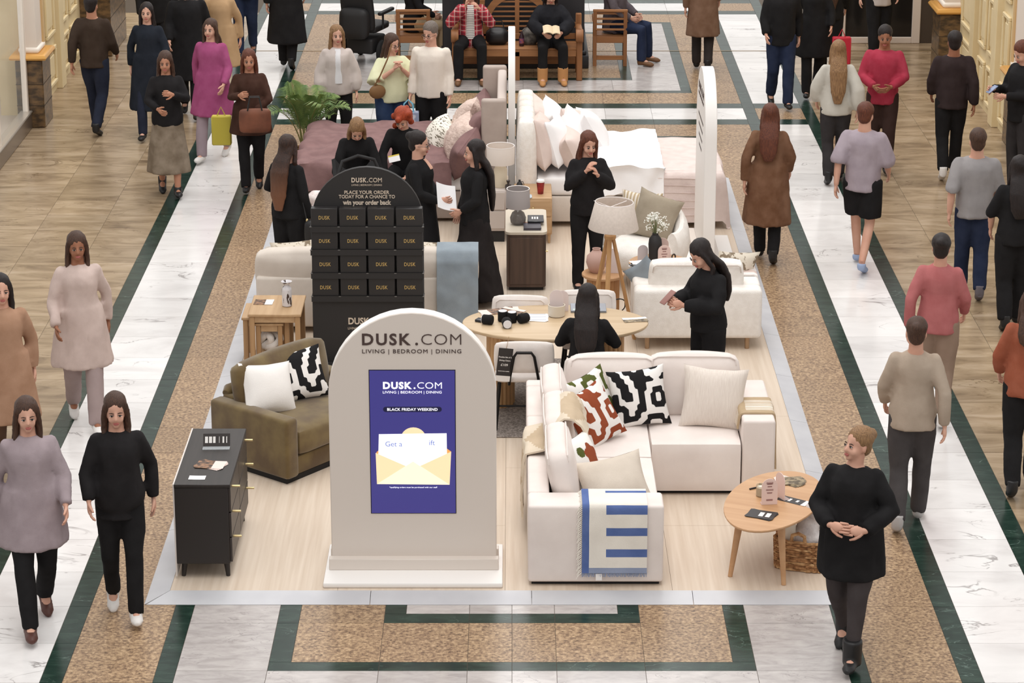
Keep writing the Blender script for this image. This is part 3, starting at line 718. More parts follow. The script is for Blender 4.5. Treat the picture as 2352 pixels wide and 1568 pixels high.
# ================================================================ wicker basket with blankets
wk = M('seagrass', (184, 136, 92), .8, (112, 74, 44), scale=30, detail=5, lo=.35, hi=.65); wk2 = M('seagrass_light', (204, 164, 118), .8, (146, 102, 64), scale=26)
t = thing('wicker_basket', 'woven seagrass basket on the floor behind the coffee table legs', 'basket', (2.12, 17.12, PZ), R(-18))
def rrect(w, h, r, n=40):
    out = []
    for i in range(n):
        a = 2 * pi * i / n; k = 4.0
        out.append((w / 2 * math.copysign(abs(cos(a)) ** (2 / k), cos(a)), h / 2 * math.copysign(abs(sin(a)) ** (2 / k), sin(a))))
    return out
for j in range(13):
    z = .012 + j * .018; pts = []; k = 1 + .004 * j
    for i, (x, y) in enumerate(rrect(.36 * k, .26 * k, 0, 80)):
        b = .006 * (1 if (i // 2 + j) % 2 else -1); l = math.hypot(x, y); pts.append((x + x / l * b, y + y / l * b, z + .003 * random.uniform(-1, 1)))
    MB().tube(pts, .0105, 5, loop=True).build('weave_row', wk if j % 3 else wk2, t)
bx('basket_floor', wk, t, -.17, .17, -.12, .12, .004, .014)
for s in (-1, 1):
    pts = [(-.05, s * .135, .235), (-.045, s * .135, .28), (0, s * .135, .30), (.045, s * .135, .28), (.05, s * .135, .235)]
    MB().tube(pts, .014, 7).build('handle', wk2, t)
fl = M('fluffy_grey_white', (232, 226, 224), .95, (190, 182, 180), scale=14, bump=.5, bscale=60)
mb = MB()
for i in range(9): mb.ell((-.06 + .02 * i + .02 * random.uniform(-1, 1), .02 * random.uniform(-1, 1), .06 + .055 * i), (.085, .08, .07), Euler((random.random(), random.random(), 0)).to_matrix(), 12, 8)
mb.ell((.0, -.03, .16), (.12, .09, .1))
o = put('rolled_throw', remesh(mb, fl, .014, 4, .6, .012, 14), None, (2.15, 17.14, PZ + .05)); o.rotation_euler = (0, R(4), R(-18)); tag(o, 'fluffy white and grey throw standing in the seagrass basket', 'throw')
t = thing('ceramic_vase', 'plain cream vase in the basket by the coffee table', 'vase', (2.015, 17.11, PZ + .02))
MB().lathe([(.03, 0), (.055, .02), (.06, .12), (.058, .30), (.05, .36), (.04, .37), (.034, .36), (.034, .2)], n=20, cap=False).build('body', M('cream_ceramic', (226, 216, 200), .5), t)

# ================================================================ black arch display with boxed cards
bk = M('display_black', (40, 38, 38), .6); bkl = M('display_black_edge', (52, 50, 50), .5)
bone = M('print_bone', (206, 190, 172), .6); goldp = M('print_gold', (206, 174, 108), .45, metal=.3)
t = thing('arch_display', 'black arch-topped display stand with rows of gift boxes behind the beige sign', 'display stand', (-1.292, 21.72, PZ))
arch(MB(), 1.0, 1.82, .05).build('back_panel', bk, t, ang=25)
bx('base_board', bk, t, -.52, .52, -.25, .25, 0, .03, .006, 1)
text(t, 'DUSK', .058, (-.135, -.027, 1.683), bone, bold=.0016, align='LEFT', spacing=1.15, fit=.135); text(t, '.', .058, (.004, -.027, 1.683), bone, bold=.001, align='LEFT', fit=.01); text(t, 'COM', .058, (.02, -.027, 1.683), bone, align='LEFT', fit=.115)
text(t, 'LIVING | BEDROOM | DINING', .021, (0, -.027, 1.65), bone, fit=.27)
text(t, 'PLACE YOUR ORDER', .044, (0, -.027, 1.575), bone, bold=.0006, fit=.40); text(t, 'TODAY FOR A CHANCE TO', .044, (0, -.027, 1.535), bone, bold=.0006, fit=.50)
text(t, 'win your order back', .058, (0, -.027, 1.477), bone, bold=.0022, fit=.43)
text(t, 'DUSK', .085, (-.18, -.112, .385), bone, bold=.0022, align='LEFT', fit=.19); text(t, '.COM', .085, (.03, -.112, .385), bone, align='LEFT', fit=.18); text(t, 'LIVING | BEDROOM | DINING', .03, (0, -.112, .335), bone, fit=.37)
bx('lower_panel', bk, t, -.5, .5, -.11, -.02, .03, .64, .004, 1)
SH = [1.30, 1.085, .868, .652]
clip = M('shelf_clip', (150, 150, 150), .3, metal=.7)
for z in SH:
    sh = bx('shelf', bkl, t, -.505, .505, -.13, -.02, z - .012, z, .002, 1); bx('shelf_lip', bk, sh, -.505, .505, -.135, -.13, z - .05, z + .004, smooth=False)
    for x in (-.5, -.25, 0, .25, .5): bx('clip', clip, sh, x - .01, x + .01, -.138, -.135, z - .002, z + .004, smooth=False)
bxm = MB().box(-.118, .118, -.045, .045, 0, .165, .004, 1).mesh('gift_box', M('box_black', (42, 40, 40), .45), True)
gi = text_mesh('DUSK', .048, .0003, .0005, 'CENTER', 1.12).copy(); gi.materials.clear(); gi.materials.append(goldp)
xs_ = [v.co.x for v in gi.vertices]; kk = .1 / (max(xs_) - min(xs_))
for v in gi.vertices: v.co.x *= kk
rown = ['top', 'second', 'third', 'bottom']; coln = ['far left', 'centre left', 'centre right', 'far right']
for r_, z in enumerate(SH):
    for c_ in range(4):
        o = tag(put('gift_box', bxm, None, (-1.292 - .378 + .252 * c_, 21.72 - .078, PZ + z + .001)), 'black gift box with gold lettering, %s of the %s display shelf' % (coln[c_], rown[r_]), 'box', 'black gift boxes on the arch display')
        put('lettering', gi, o, (0, -.0462, .065), (pi / 2, 0, 0))

# ================================================================ nest of oak tables
ok = wood('nest_oak', (196, 164, 126), (176, 142, 104), 'y', .5, 8); okz = wood('nest_oak_leg', (180, 144, 104), (158, 122, 84), 'z', .5, 8)
def nest(label, x0, x1, y0, y1, h, shelf=False, lg=.045):
    t = thing('nest_table', label, 'table', ((x0 + x1) / 2, (y0 + y1) / 2, PZ), 0, 'nest of oak side tables'); w, d = (x1 - x0) / 2, (y1 - y0) / 2
    bx('table_top', ok, t, -w, w, -d, d, h - .025, h, .005, 1)
    for sx in (-1, 1):
        for sy in (-1, 1):
            cx0 = sx * (w - .012 - lg / 2); cy0 = sy * (d - .012 - lg / 2)
            bx('leg', okz, t, cx0 - lg / 2, cx0 + lg / 2, cy0 - lg / 2, cy0 + lg / 2, 0, h - .025, .004, 1)
    for s in (-1, 1):
        bx('apron', ok, t, -w + .055, w - .055, s * (d - .035) - .01, s * (d - .035) + .01, h - .085, h - .025)
        bx('apron', ok, t, s * (w - .035) - .01, s * (w - .035) + .01, -d + .055, d - .055, h - .085, h - .025)
    if shelf:
        bx('lower_shelf', ok, t, -w + .02, w - .02, -d + .02, d - .02, .09, .115, .004, 1); bx('shelf_apron', ok, t, -w + .055, w - .055, -d + .02, -d + .045, .03, .09)
    return t
nest('largest oak side table of the nest, beside the beige sofa', -2.362, -1.885, 21.47, 22.05, .52)
nest('middle oak table poking out left under the largest nest table', -2.43, -1.99, 21.56, 22.0, .46)
nest('smallest oak nest table with a lower shelf holding a knot cushion', -2.31, -2.05, 21.52, 21.9, .42, True, .04)
kn = fab('knot_white', (226, 220, 214), 8, .3)
mb = MB()
for ph in (0, 2.1, 4.2):
    mb.tube([(.075 * cos(a) * cos(ph) + .05 * sin(2 * a + ph) * sin(ph), .075 * cos(a) * sin(ph) + .05 * sin(a * 2) * cos(ph), .1 + .07 * sin(a)) for a in (2 * pi * i / 26 for i in range(26))], .034, 9, loop=True)
tag(mb.build('knot_cushion', kn, None, loc=(-2.18, 21.68, PZ + .122)), 'round white knotted cushion inside the nest of tables', 'cushion')
zt = PZ + .521
leaflet('brochure', 'room-photo brochure lying on the largest nest table', 'brochure', (-2.25, 21.83, zt), -.04, .17, .15, [photo, paper], mag, 2, None, .0012, .03)
t = thing('glass_vase', 'clear vase with brown speckles and a flared rim on the nest table', 'vase', (-2.03, 21.72, zt))
MB().lathe([(.035, 0), (.044, .006), (.045, .15), (.04, .175), (.024, .19), (.022, .2), (.046, .225), (.05, .232), (.044, .23), (.02, .2), (.02, .19)], n=22, cap=False).build('body', M('speckled_glass', (216, 212, 214), .15, (60, 44, 40), scale=26, stretch=(1, 1, .35), lo=.56, hi=.6), t)

# ================================================================ beige sofa seen from behind
bs = M('beige_linen', (222, 212, 201), .9, (213, 202, 191), scale=5, bump=.15, bscale=240, spec=.15)
t = thing('three_seat_sofa', 'long beige fabric sofa with its back to the camera', 'sofa', (-1.36, 22.5, PZ))
bx('back_frame', bs, t, -1.03, 1.03, 0, .2, .06, .55, .03, 3)
bx('base', bs, t, -1.03, 1.03, .2, .95, .06, .26, .02, 2)
for s in (-1, 1): bx('arm', bs, t, *sorted((s * 1.03, s * .85)), .2, .95, .06, .58, .03, 3)
for i in range(2): puffbox(MB(), -.84 + i * .845, -.005 + i * .845, .2, .93, .26, .44, .05, .02).build('seat_cushion', bs, t)
for i in range(2):
    o = puffbox(MB(), -.505, .505, -.1, .1, 0, .4, .07, .03).build('back_cushion', bs, t, loc=(-.515 + i * 1.03, .17, .39)); o.rotation_euler = (R(10), 0, 0)
for x in (-.95, .95):
    for y in (.06, .88): MB().tube([(x, y, .07), (x, y, 0)], .025, 10).build('foot', M('foot_dark', (50, 40, 34), .5), t)
leaf = M('leaf_print', (226, 216, 200), .9, (140, 124, 104), scale=16, lo=.52, hi=.56, bump=.2)
cushion('leaf-print cushion peeking over the left of the beige sofa back', (-2.0, 22.86, PZ + .42), pi, R(14), .45, .42, .15, [leaf], None, 20, 11, R(6))
cushion('leaf-print cushion peeking over the right of the beige sofa back', (-.86, 22.86, PZ + .42), pi, R(14), .45, .42, .15, [leaf], None, 20, 12, R(-6))
gbl = fab('throw_slate_blue', (152, 162, 170), 12, .25)
zS = PZ
path = [(22.98, zS + .46), (22.88, zS + .62), (22.80, zS + .74), (22.72, zS + .815), (22.62, zS + .82), (22.53, zS + .79), (22.475, zS + .70), (22.468, zS + .58), (22.462, zS + .35), (22.455, zS + .10)]
drape('throw_blanket', 'slate blue throw hanging over the beige sofa back', path, -.70, -.315, [gbl], None, 24, .016, wob=.016)

# ================================================================ dining table, chairs, rug
rug = M('woven_rug', (150, 140, 132), .95, (108, 98, 92), scale=60, lo=.4, hi=.6, bump=.6, bscale=90)
tag(bx('area_rug', rug, None, -.33, 1.25, 19.74, 21.75, PZ + .001, PZ + .011, .004, 1), 'grey woven rug under the oval dining table', 'rug')
RZ = PZ + .012
oakt = wood('table_oak', (204, 180, 148), (190, 164, 130), 'x', .45, 6)
t = thing('dining_table', 'oval pale oak dining table with fluted pedestals', 'table', (.372, 20.62, RZ))
n = 56; e = [(.80 * cos(2 * pi * i / n), .48 * sin(2 * pi * i / n)) for i in range(n)]
MB().loft([[Vector((x * k, y * k, z)) for x, y in e] for k, z in ((.95, .68), (.985, .69), (1, .705), (.995, .716), (.98, .72))]).build('table_top', oakt, t, ang=50)
fm = wood('fluted_oak', (198, 160, 116), (176, 136, 94), 'z', .5, 8)
for sx in (-1, 1):
    mb = MB()
    pts = []
    for i in range(72):
        a = 2 * pi * i / 72; r = .16 + .012 * abs(sin(a * 9)); pts.append((sx * .47 + r * .72 * cos(a), r * 1.15 * sin(a)))
    mb.prism(pts, 0, .69).build('pedestal', fm, t, ang=20)
TT = RZ + .721
chair_c = M('chair_boucle', (232, 225, 220), .9, (224, 215, 209), scale=10, bump=.2, bscale=200); chm = M('chair_black_metal', (30, 28, 28), .45, metal=.5)
def dining_chair(label, x, y, rz):
    t = thing('dining_chair', label, 'chair', (x, y, RZ), rz, 'dining chairs around the oval table')     # faces -y
    puffbox(MB(), -.23, .23, -.24, .2, .40, .47, .03, .012).build('seat', chair_c, t)
    o = puffbox(MB(), -.24, .24, -.03, .03, 0, .27, .028, .012).build('backrest', chair_c, t, loc=(0, .235, .52)); o.rotation_euler = (R(-9), 0, 0)
    MB().tube([(-.22, -.032, .045), (-.215, -.034, .215), (-.18, -.036, .24), (.18, -.036, .24), (.215, -.034, .215), (.22, -.032, .045)], .004, 5).build('backrest_piping', chair_c, o)
    MB().tube([(-.125, .19, .39), (-.12, .25, .46), (-.085, .335, .68), (-.06, .345, .72), (.06, .345, .72), (.085, .335, .68), (.12, .25, .46), (.125, .19, .39)], .0125, 8).build('back_bracket', chm, t)
    for s in (-1, 1):
        MB().tube([(s * .20, -.2, .40), (s * .235, -.23, 0)], .0125, 8).build('front_leg', chm, t)
        MB().tube([(s * .20, .17, .40), (s * .235, .235, 0)], .0125, 8).build('rear_leg', chm, t)
        MB().tube([(s * .21, -.2, .395), (s * .21, .18, .395)], .011, 8).build('side_rail', chm, t)
    MB().tube([(-.22, .195, .2), (.22, .195, .2)], .009, 8).build('stretcher', chm, t)
    return t
dining_chair('cream dining chair with a black price tag on its back', .10, 20.13, pi)
dining_chair('cream dining chair carrying the seated woman in black', .66, 19.74, pi + .05)
dining_chair('cream dining chair across the table behind the laptop', .67, 21.02, .0)
dining_chair('cream dining chair across the table, far from the laptop', .06, 20.86, -.05)
# hanging price tag
t = thing('price_tag', 'black hanging price tag on the back of the near dining chair', 'price tag', (-.075, 19.845, RZ + .50)); t.rotation_euler = (R(6), R(6), R(4))
bx('tag_card', prt_k, t, -.06, .06, -.002, .001, 0, .25, smooth=False); bx('tag_foot', white_ink, t, -.06, .06, -.0025, .0012, -.05, 0, smooth=False)
for z, txt, sz_ in ((.165, 'Frankie Set of 2', .017), (.135, 'Dining Chairs', .017), (.09, '£109', .03), (.04, 'assorted colours available', .009)): text(t, txt, sz_, (0, -.0026, z), white_ink, bold=.0004, ext=.0003)
MB().tube([(0, 0, .25), (.008, .01, .31), (.012, .03, .345)], .002, 5).build('string', M('twine', (170, 140, 104), .9), t)
# on the table
leaflet('brochure', 'room-photo brochures at the left end of the dining table', 'brochure', (-.18, 20.88, TT), .35, .2, .14, [photo, paper_pink], lambda u, v: 1 if u < .4 else 0, 3, None, .0012, .1)
leaflet('brochure', 'crossed brochures near the back left of the dining table', 'brochure', (.0, 20.92, TT), -.55, .22, .13, [photo, paper_pink], lambda u, v: 1 if v > .62 else 0, 2, None, .0012, .9)
leaflet('brochure', 'single brochure at the right end of the dining table', 'brochure', (1.06, 20.66, TT), .2, .21, .12, [photo2, paper], lambda u, v: 1 if v > .6 else 0, 2, None, .0012, .08)
leaflet('order_form', 'white printed order forms on the dining table', 'papers', (.205, 20.72, TT), -.04, .21, .2, [paper, M('print_grey', (190, 192, 200), .6), M('folder_grey', (116, 116, 120), .6)], lambda u, v: 1 if (int(v * 8) % 3 == 1 and .15 < u < .9) else 0, 3, None, .0012, .12)
tag(MB().box(-.045, .045, -.035, .035, 0, .022, .005, 2).build('card_reader', M('device_black', (40, 42, 48), .35), None, loc=(-.265, 20.62, TT), rot=(0, 0, -.45)), 'small black card reader on the left of the dining table', 'card reader')
felt = M('black_velvet', (20, 19, 20), .95); disc = M('disc_white', (228, 228, 232), .5)
for i, (x, y, z, rx, rz, lb) in enumerate(((-.08, 20.63, .0, 0, 0, 'upright at the back of the group'), (.0, 20.60, .0, 0, 0, 'upright on the right of the group'), (-.165, 20.53, .042, 90, -1.9, 'tipped over at the left of the group'), (-.05, 20.50, .042, 90, .12, 'tipped over at the front of the group'), (.06, 20.56, .042, 90, 2.2, 'lying on the right with its white end showing'))):
    t = thing('velvet_roll', 'black velvet roll with white ends, ' + lb, 'velvet roll', (x, y, TT + z), rz, 'black velvet rolls on the dining table'); t.rotation_euler = (R(rx), 0, rz)
    MB().lathe([(.036, .0), (.042, .008), (.042, .082), (.037, .09), (0, .09)], n=18, cap=True).build('roll', felt, t); MB().lathe([(.0, .0905), (.036, .0905), (.036, .094), (0, .094)], n=18, cap=False).build('end_disc', disc, t)
t = thing('plant_pot', 'cream ceramic pot holding an arch card on the dining table', 'pot', (.385, 20.78, TT))
MB().lathe([(.06, 0), (.072, .006), (.075, .1), (.07, .103), (.066, .1), (.064, .02), (0, .02)], n=28, cap=False).build('pot_body', M('pot_cream', (212, 202, 186), .5), t)
arch_card('pale pink arch card standing in the cream pot', (.385, 20.79, TT + .03), .1, .12, .2, M('card_pale', (222, 208, 206), .5), False, foot=False)
arch_card('pale arch card standing behind the cream pot on the dining table', (.43, 20.90, TT), .25, .125, .19, MATS['card_pale'], False)
# laptop
t = thing('laptop', 'closed grey laptop in front of the seated woman', 'laptop', (.665, 20.97, TT))
bx('lower_shell', M('laptop_grey', (150, 154, 162), .35, metal=.4), t, -.155, .155, -.11, .11, 0, .010, .003, 1)
o = bx('lid', MATS['laptop_grey'], t, -.155, .155, -.11, .11, .011, .018, .003, 1)
bx('lid_sticker', M('sticker', (190, 204, 196), .5), o, -.135, -.09, -.09, -.05, .018, .0185, smooth=False)

# ================================================================ white two-seater seen from behind
wb_ = M('white_boucle', (242, 237, 231), .95, (234, 228, 221), scale=16, bump=.35, bscale=120, spec=.1)
t = thing('boucle_sofa', 'white boucle two-seat sofa with its back to the dining table', 'sofa', (1.705, 22.0, PZ))
bx('back_frame', wb_, t, -.585, .585, 0, .2, .11, .585, .045, 4)
for s in (-1, 1): bx('arm', wb_, t, *sorted((s * .585, s * .40)), .2, .82, .11, .585, .04, 4)
bx('base', wb_, t, -.4, .4, .2, .82, .11, .28, .02, 2); puffbox(MB(), -.395, .395, .2, .82, .28, .44, .05, .02).build('seat_cushion', wb_, t)
o = puffbox(MB(), -.42, .42, -.085, .085, 0, .38, .045, .02).build('back_cushion', wb_, t, loc=(-.01, .27, .42)); o.rotation_euler = (R(8), 0, 0)
mb = MB(); mb.tube([(-.405, -.09, .30), (-.395, -.092, .36), (-.37, -.092, .372), (.37, -.092, .372), (.395, -.092, .36), (.405, -.09, .30)], .006, 6).build('piping', fab('boucle_piping', (206, 194, 184), 5), o)
lgm = M('leg_bronze', (170, 140, 110), .35, metal=.4)
for x in (-.46, .46):
    for y in (.07, .74): MB().tube([(x, y, .12), (x, y, 0)], [.024, .021], 12).build('leg', lgm, t)
cushion('slate blue cushion in the left corner of the white boucle sofa', (1.36, 22.42, PZ + .43), R(150), R(14), .34, .34, .12, [gbl], None, 18, 14, R(38))
cushion('leaf-print cushion in the right corner of the white boucle sofa', (2.04, 22.62, PZ + .44), R(200), R(16), .42, .36, .13, [leaf], None, 18, 15, R(-8))
pk = fab('throw_pink', (226, 206, 198), 6, .25)
drape('throw_blanket', 'white throw with pink bands on the right arm of the boucle sofa', [(2.09, PZ + .54), (2.105, PZ + .60), (2.14, PZ + .605), (2.25, PZ + .605), (2.285, PZ + .59), (2.302, PZ + .5), (2.305, PZ + .32)], 22.42, 22.78, [fab('throw_white', (240, 234, 230), 5, .25), pk], lambda u, v: 1 if (.2 < u < .4 or .62 < u < .82) else 0, 22, .014, axis='y')
mb = MB()
for i in range(9):
    mb.T = Matrix.Translation((.012 * random.uniform(-1, 1), .012 * random.uniform(-1, 1), .006 * i)) @ Matrix.Rotation(random.uniform(-.5, .5), 4, 'Z'); mb.grid(lambda u, v: ((u - .5) * .17, (v - .5) * .12, .012 * (u - .5) ** 2 * random.random() * 3), 6, 4, lambda u, v: 0 if i % 3 else 1, .003)
tag(mb.build('leaflet_stack', [paper, prt_k], None, loc=(1.205, 22.70, PZ + .59)), 'messy stack of leaflets on the left arm of the boucle sofa', 'leaflets')

# ================================================================ tripod lamp and drum table
lamp_w = wood('lamp_oak', (200, 156, 106), (180, 134, 86), 'z', .5, 9)
shade_m = M('linen_shade', (226, 214, 204), .9, (218, 206, 196), scale=40, bump=.1, bscale=200)
t = thing('tripod_lamp', 'tripod floor lamp with a tapered linen shade', 'lamp', (.90, 22.25, PZ)); t.scale = (.94, .94, 1.0)
sh = MB(); pr = [(.245, 1.065), (.185, 1.345)]
sh.lathe([(.245, 1.10), (.247, 1.105), (.188, 1.345), (.185, 1.35), (.182, 1.345), (.24, 1.105), (.245, 1.10)], n=40, cap=False).build('shade', shade_m, t).rotation_euler = (0, R(1.6), 0)
MB().lathe([(.186, 1.34), (.189, 1.345), (.187, 1.352), (.183, 1.352), (.182, 1.345)], n=40, cap=False).build('shade_rim', M('shade_rim', (240, 232, 228), .7), t).rotation_euler = (0, R(1.6), 0)
m = MB()
for k in range(3):
    a = k * 2.094 + .5; m.tube([(0, 0, 1.30), (.184 * cos(a), .184 * sin(a), 1.335)], .0035, 5)
m.build('spider', M('spider_white', (236, 230, 226), .5), t)
MB().lathe([(0, 1.0), (.055, 1.0), (.058, 1.005), (.058, 1.03), (.052, 1.036), (0, 1.036)], n=24, cap=False).build('collar', lamp_w, t)
MB().lathe([(.012, 1.03), (.016, 1.06), (.016, 1.12), (.02, 1.14), (.02, 1.2), (0, 1.2)], n=14, cap=False).build('lamp_holder', M('holder_cream', (220, 206, 190), .5), t)
for a in (R(-100), R(20), R(140)):
    d = Vector((cos(a), sin(a), 0)); b = d * .03; e_ = d * .27
    mb = MB(); sd = Vector((-d.y, d.x, 0)) * .0225
    r0 = [Vector((b.x, b.y, 1.01)) + sd + d * .012, Vector((b.x, b.y, 1.01)) - sd + d * .012, Vector((b.x, b.y, 1.01)) - sd - d * .012, Vector((b.x, b.y, 1.01)) + sd - d * .012]
    r1 = [q + e_ - b - Vector((0, 0, 1.01)) for q in r0]
    mb.loft([r1, r0]).build('leg', lamp_w, t, smooth=False)
cord = M('cord_black', (26, 24, 24), .5)
tag(MB().tube([(.06 * cos(a) * (1 + .1 * sin(5 * a)), .012 * sin(3 * a), .09 * sin(a)) for a in (2 * pi * i / 40 for i in range(80))], .006, 6).build('lamp_cord', cord, None, loc=(.985, 22.42, PZ + .29), rot=(.2, .6, .2)), 'coiled black cable hanging behind the tripod lamp', 'cable')
dr = wood('drum_oak', (196, 150, 104), (172, 124, 80), 'z', .5, 7)
t = thing('drum_table', 'round fluted drum side table behind the tripod lamp', 'table', (.865, 22.91, PZ))
MB().lathe([(0, .44), (.197, .44), (.203, .446), (.203, .464), (.197, .47), (0, .47)], n=40, cap=False).build('table_top', oakw, t, ang=30)
MB().prism([((.150 + .007 * abs(sin(15 * a))) * cos(a), (.150 + .007 * abs(sin(15 * a))) * sin(a)) for a in (2 * pi * i / 120 for i in range(120))], 0, .44).build('drum', dr, t, ang=20)
dz = PZ + .471
t = thing('pink_vase', 'matte pink ceramic vase on the drum side table', 'vase', (.80, 22.93, dz))
MB().lathe([(.05, 0), (.075, .03), (.098, .10), (.09, .16), (.05, .20), (.036, .22), (.04, .235), (.034, .235), (.03, .215)], n=26, cap=False).build('body', M('pink_ceramic', (196, 160, 148), .6), t)
arch_card('tall pale arch card beside the pink vase', (.95, 22.90, dz), -.15, .13, .24, MATS['card_pale'], False)
t = thing('price_tag', 'black hanging price tag beside the drum side table', 'price tag', (.655, 22.62, PZ + .13)); t.rotation_euler = (R(4), R(8), .2)
bx('tag_card', prt_k, t, -.06, .06, -.002, .001, 0, .2, smooth=False); bx('tag_stem', M('tag_stem', (90, 70, 60), .5), t, -.002, .002, 0, .003, .2, .34, smooth=False); bx('tag_weight', prt_k, t, -.05, .05, -.04, .04, -.13, -.12, smooth=False); bx('tag_post', prt_k, t, -.004, .004, .001, .008, -.125, .02, smooth=False)
for z, txt, sz_ in ((.15, 'Oakley', .02), (.12, 'Side Table', .02), (.06, '£85', .034)): text(t, txt, sz_, (0, -.0026, z), white_ink, ext=.0003)

# ================================================================ far armchair, small coffee table
t = thing('armchair', 'white rounded armchair with dark legs beside the white bed', 'chair', (1.33, 24.22, PZ), R(-28))
puffbox(MB(), -.34, .34, -.42, .30, .17, .42, .09, .02).build('seat', wb_, t)
mb = MB(); rings = []
for i in range(17):
    a = R(-20) + R(220) * i / 16; c = Vector((.36 * cos(a), .02 + .34 * sin(a), 0)); hgt = .55 + .22 * max(0, sin(a)) ** 1.2
    d = Vector((cos(a), sin(a), 0)); r = .085
    rings.append([c + d * (r * cos(b)) + Vector((0, 0, .2 + (hgt - .2) * (.5 + .5 * sin(b)))) for b in (2 * pi * j / 14 for j in range(14))])
mb.loft(rings).build('wrap_back', wb_, t)
for x in (-.27, .27):
    for y in (-.33, .25): MB().tube([(x, y, .2), (x * 1.1, y * 1.1, 0)], [.022, .014], 8).build('leg', M('walnut', (84, 58, 42), .5), t)
cushion('sage olive cushion on the far white armchair', (1.35, 24.24, PZ + .42), R(-20), R(20), .46, .46, .15, [fab('sage_cushion', (168, 156, 138), 14, .3)], None, 22, 16, R(14))
cushion('cream striped cushion behind the sage one on the far armchair', (1.27, 24.38, PZ + .43), R(-24), R(14), .42, .42, .12, [fab('stripe_cream', (232, 222, 208), 5), fab('stripe_tan', (190, 170, 140), 5)], lambda u, v: 1 if int(u * 22) % 2 else 0, 44, 17, R(0))
t = thing('round_table', 'small round pale oak coffee table in front of the far armchair', 'table', (1.43, 23.50, PZ))
MB().lathe([(0, .375), (.285, .375), (.295, .382), (.295, .396), (.288, .40), (0, .40)], n=44, cap=False).build('table_top', oakw, t, ang=30)
for k in range(3):
    a = k * 2.094 + .3; MB().tube([(.16 * cos(a), .16 * sin(a), .38), (.23 * cos(a), .23 * sin(a), 0)], [.026, .016], 10).build('leg', oakw, t)
rz_ = PZ + .401
t = thing('black_vase', 'tall matte black vase of white flowers on the round coffee table', 'vase', (1.385, 23.44, rz_))
MB().lathe([(.05, 0), (.06, .01), (.066, .20), (.06, .25), (.036, .285), (.03, .29), (.03, .31), (.024, .31), (.024, .28)], n=24, cap=False).build('body', M('matte_black_ceramic', (44, 42, 42), .6), t)
st = MB(); fl_ = MB(); rr = random.Random(3)
for i in range(34):
    a = rr.uniform(0, 2 * pi); q = rr.uniform(.02, .12); z = .32 + rr.uniform(.06, .20) - q * .25
    e_ = Vector((q * cos(a), q * sin(a), z)); st.tube([(0, 0, .28), (e_.x * .4, e_.y * .4, .30 + (z - .30) * .5), e_], .0018, 4)
    for j in range(6):
        o_ = e_ + Vector((rr.uniform(-.025, .025), rr.uniform(-.025, .025), rr.uniform(-.015, .025))); fl_.ell(o_, (.0075, .0075, .006), None, 6, 4)
tag(st.build('stems', M('stem_green', (120, 128, 90), .7), t), None, None, None, 'stuff'); tag(fl_.build('blossoms', M('blossom_white', (240, 240, 232), .7), t), None, None, None, 'stuff')
arch_card('pink arch card in front of the black vase', (1.47, 23.36, rz_), .1, .125, .21, pinkc)
arch_card('pale grey arch card left of the black vase', (1.27, 23.50, rz_), .1, .10, .17, M('card_grey', (206, 200, 204), .5), False)
arch_card('pink arch card behind the black vase', (1.465, 23.58, rz_), -.2, .12, .22, pinkc, False)
tag(MB().tube([(.02 * cos(a), 0, .035 + .035 * sin(a)) for a in (2 * pi * i / 20 for i in range(20))], .008, 6, loop=True).tube([(.018 * cos(a), 0, .095 + .026 * sin(a)) for a in (2 * pi * i / 20 for i in range(20))], .008, 6, loop=True).build('ring_ornament', M('ornament_dark', (60, 50, 44), .5), None, loc=(1.56, 23.35, rz_), rot=(0, 0, .4)), 'small dark looped ornament on the round coffee table', 'ornament')

# ================================================================ divider arches seen edge-on
def divider(label, x, y, d, w=1.2, h=1.99, base=True):
    t = thing('divider_arch', label, 'sign', (x, y, PZ), R(-90))      # its face looks towards -x
    if base: sign_base(t, 1.29, .6)
    else: bx('base_rail', stone_w, t, -.6, .6, -d / 2 - .008, d / 2 + .008, 0, .1)
    p = arch(MB(), w, h, d, 0, 0, .005); p.build('panel', edge_w, t, ang=25)
    text(t, 'DUSK.COM', .11, (0, -d / 2 - .001, 1.72), ink, fit=.68); text(t, 'LIVING | BEDROOM | DINING', .042, (0, -d / 2 - .001, 1.66), ink, fit=.68)
    for i, z in enumerate((1.45, 1.35, 1.25, 1.15)): bx('print_line', ink, t, -.32 + .05 * i, .32 - .05 * i, -d / 2 - .0015, -d / 2 + .001, z, z + .025, smooth=False)
    return t
divider('white arch divider standing edge-on at the right of the platform', 1.985, 25.05, .12)
divider('white arch divider standing edge-on between the two beds', -.003, 27.1, .075, base=False)

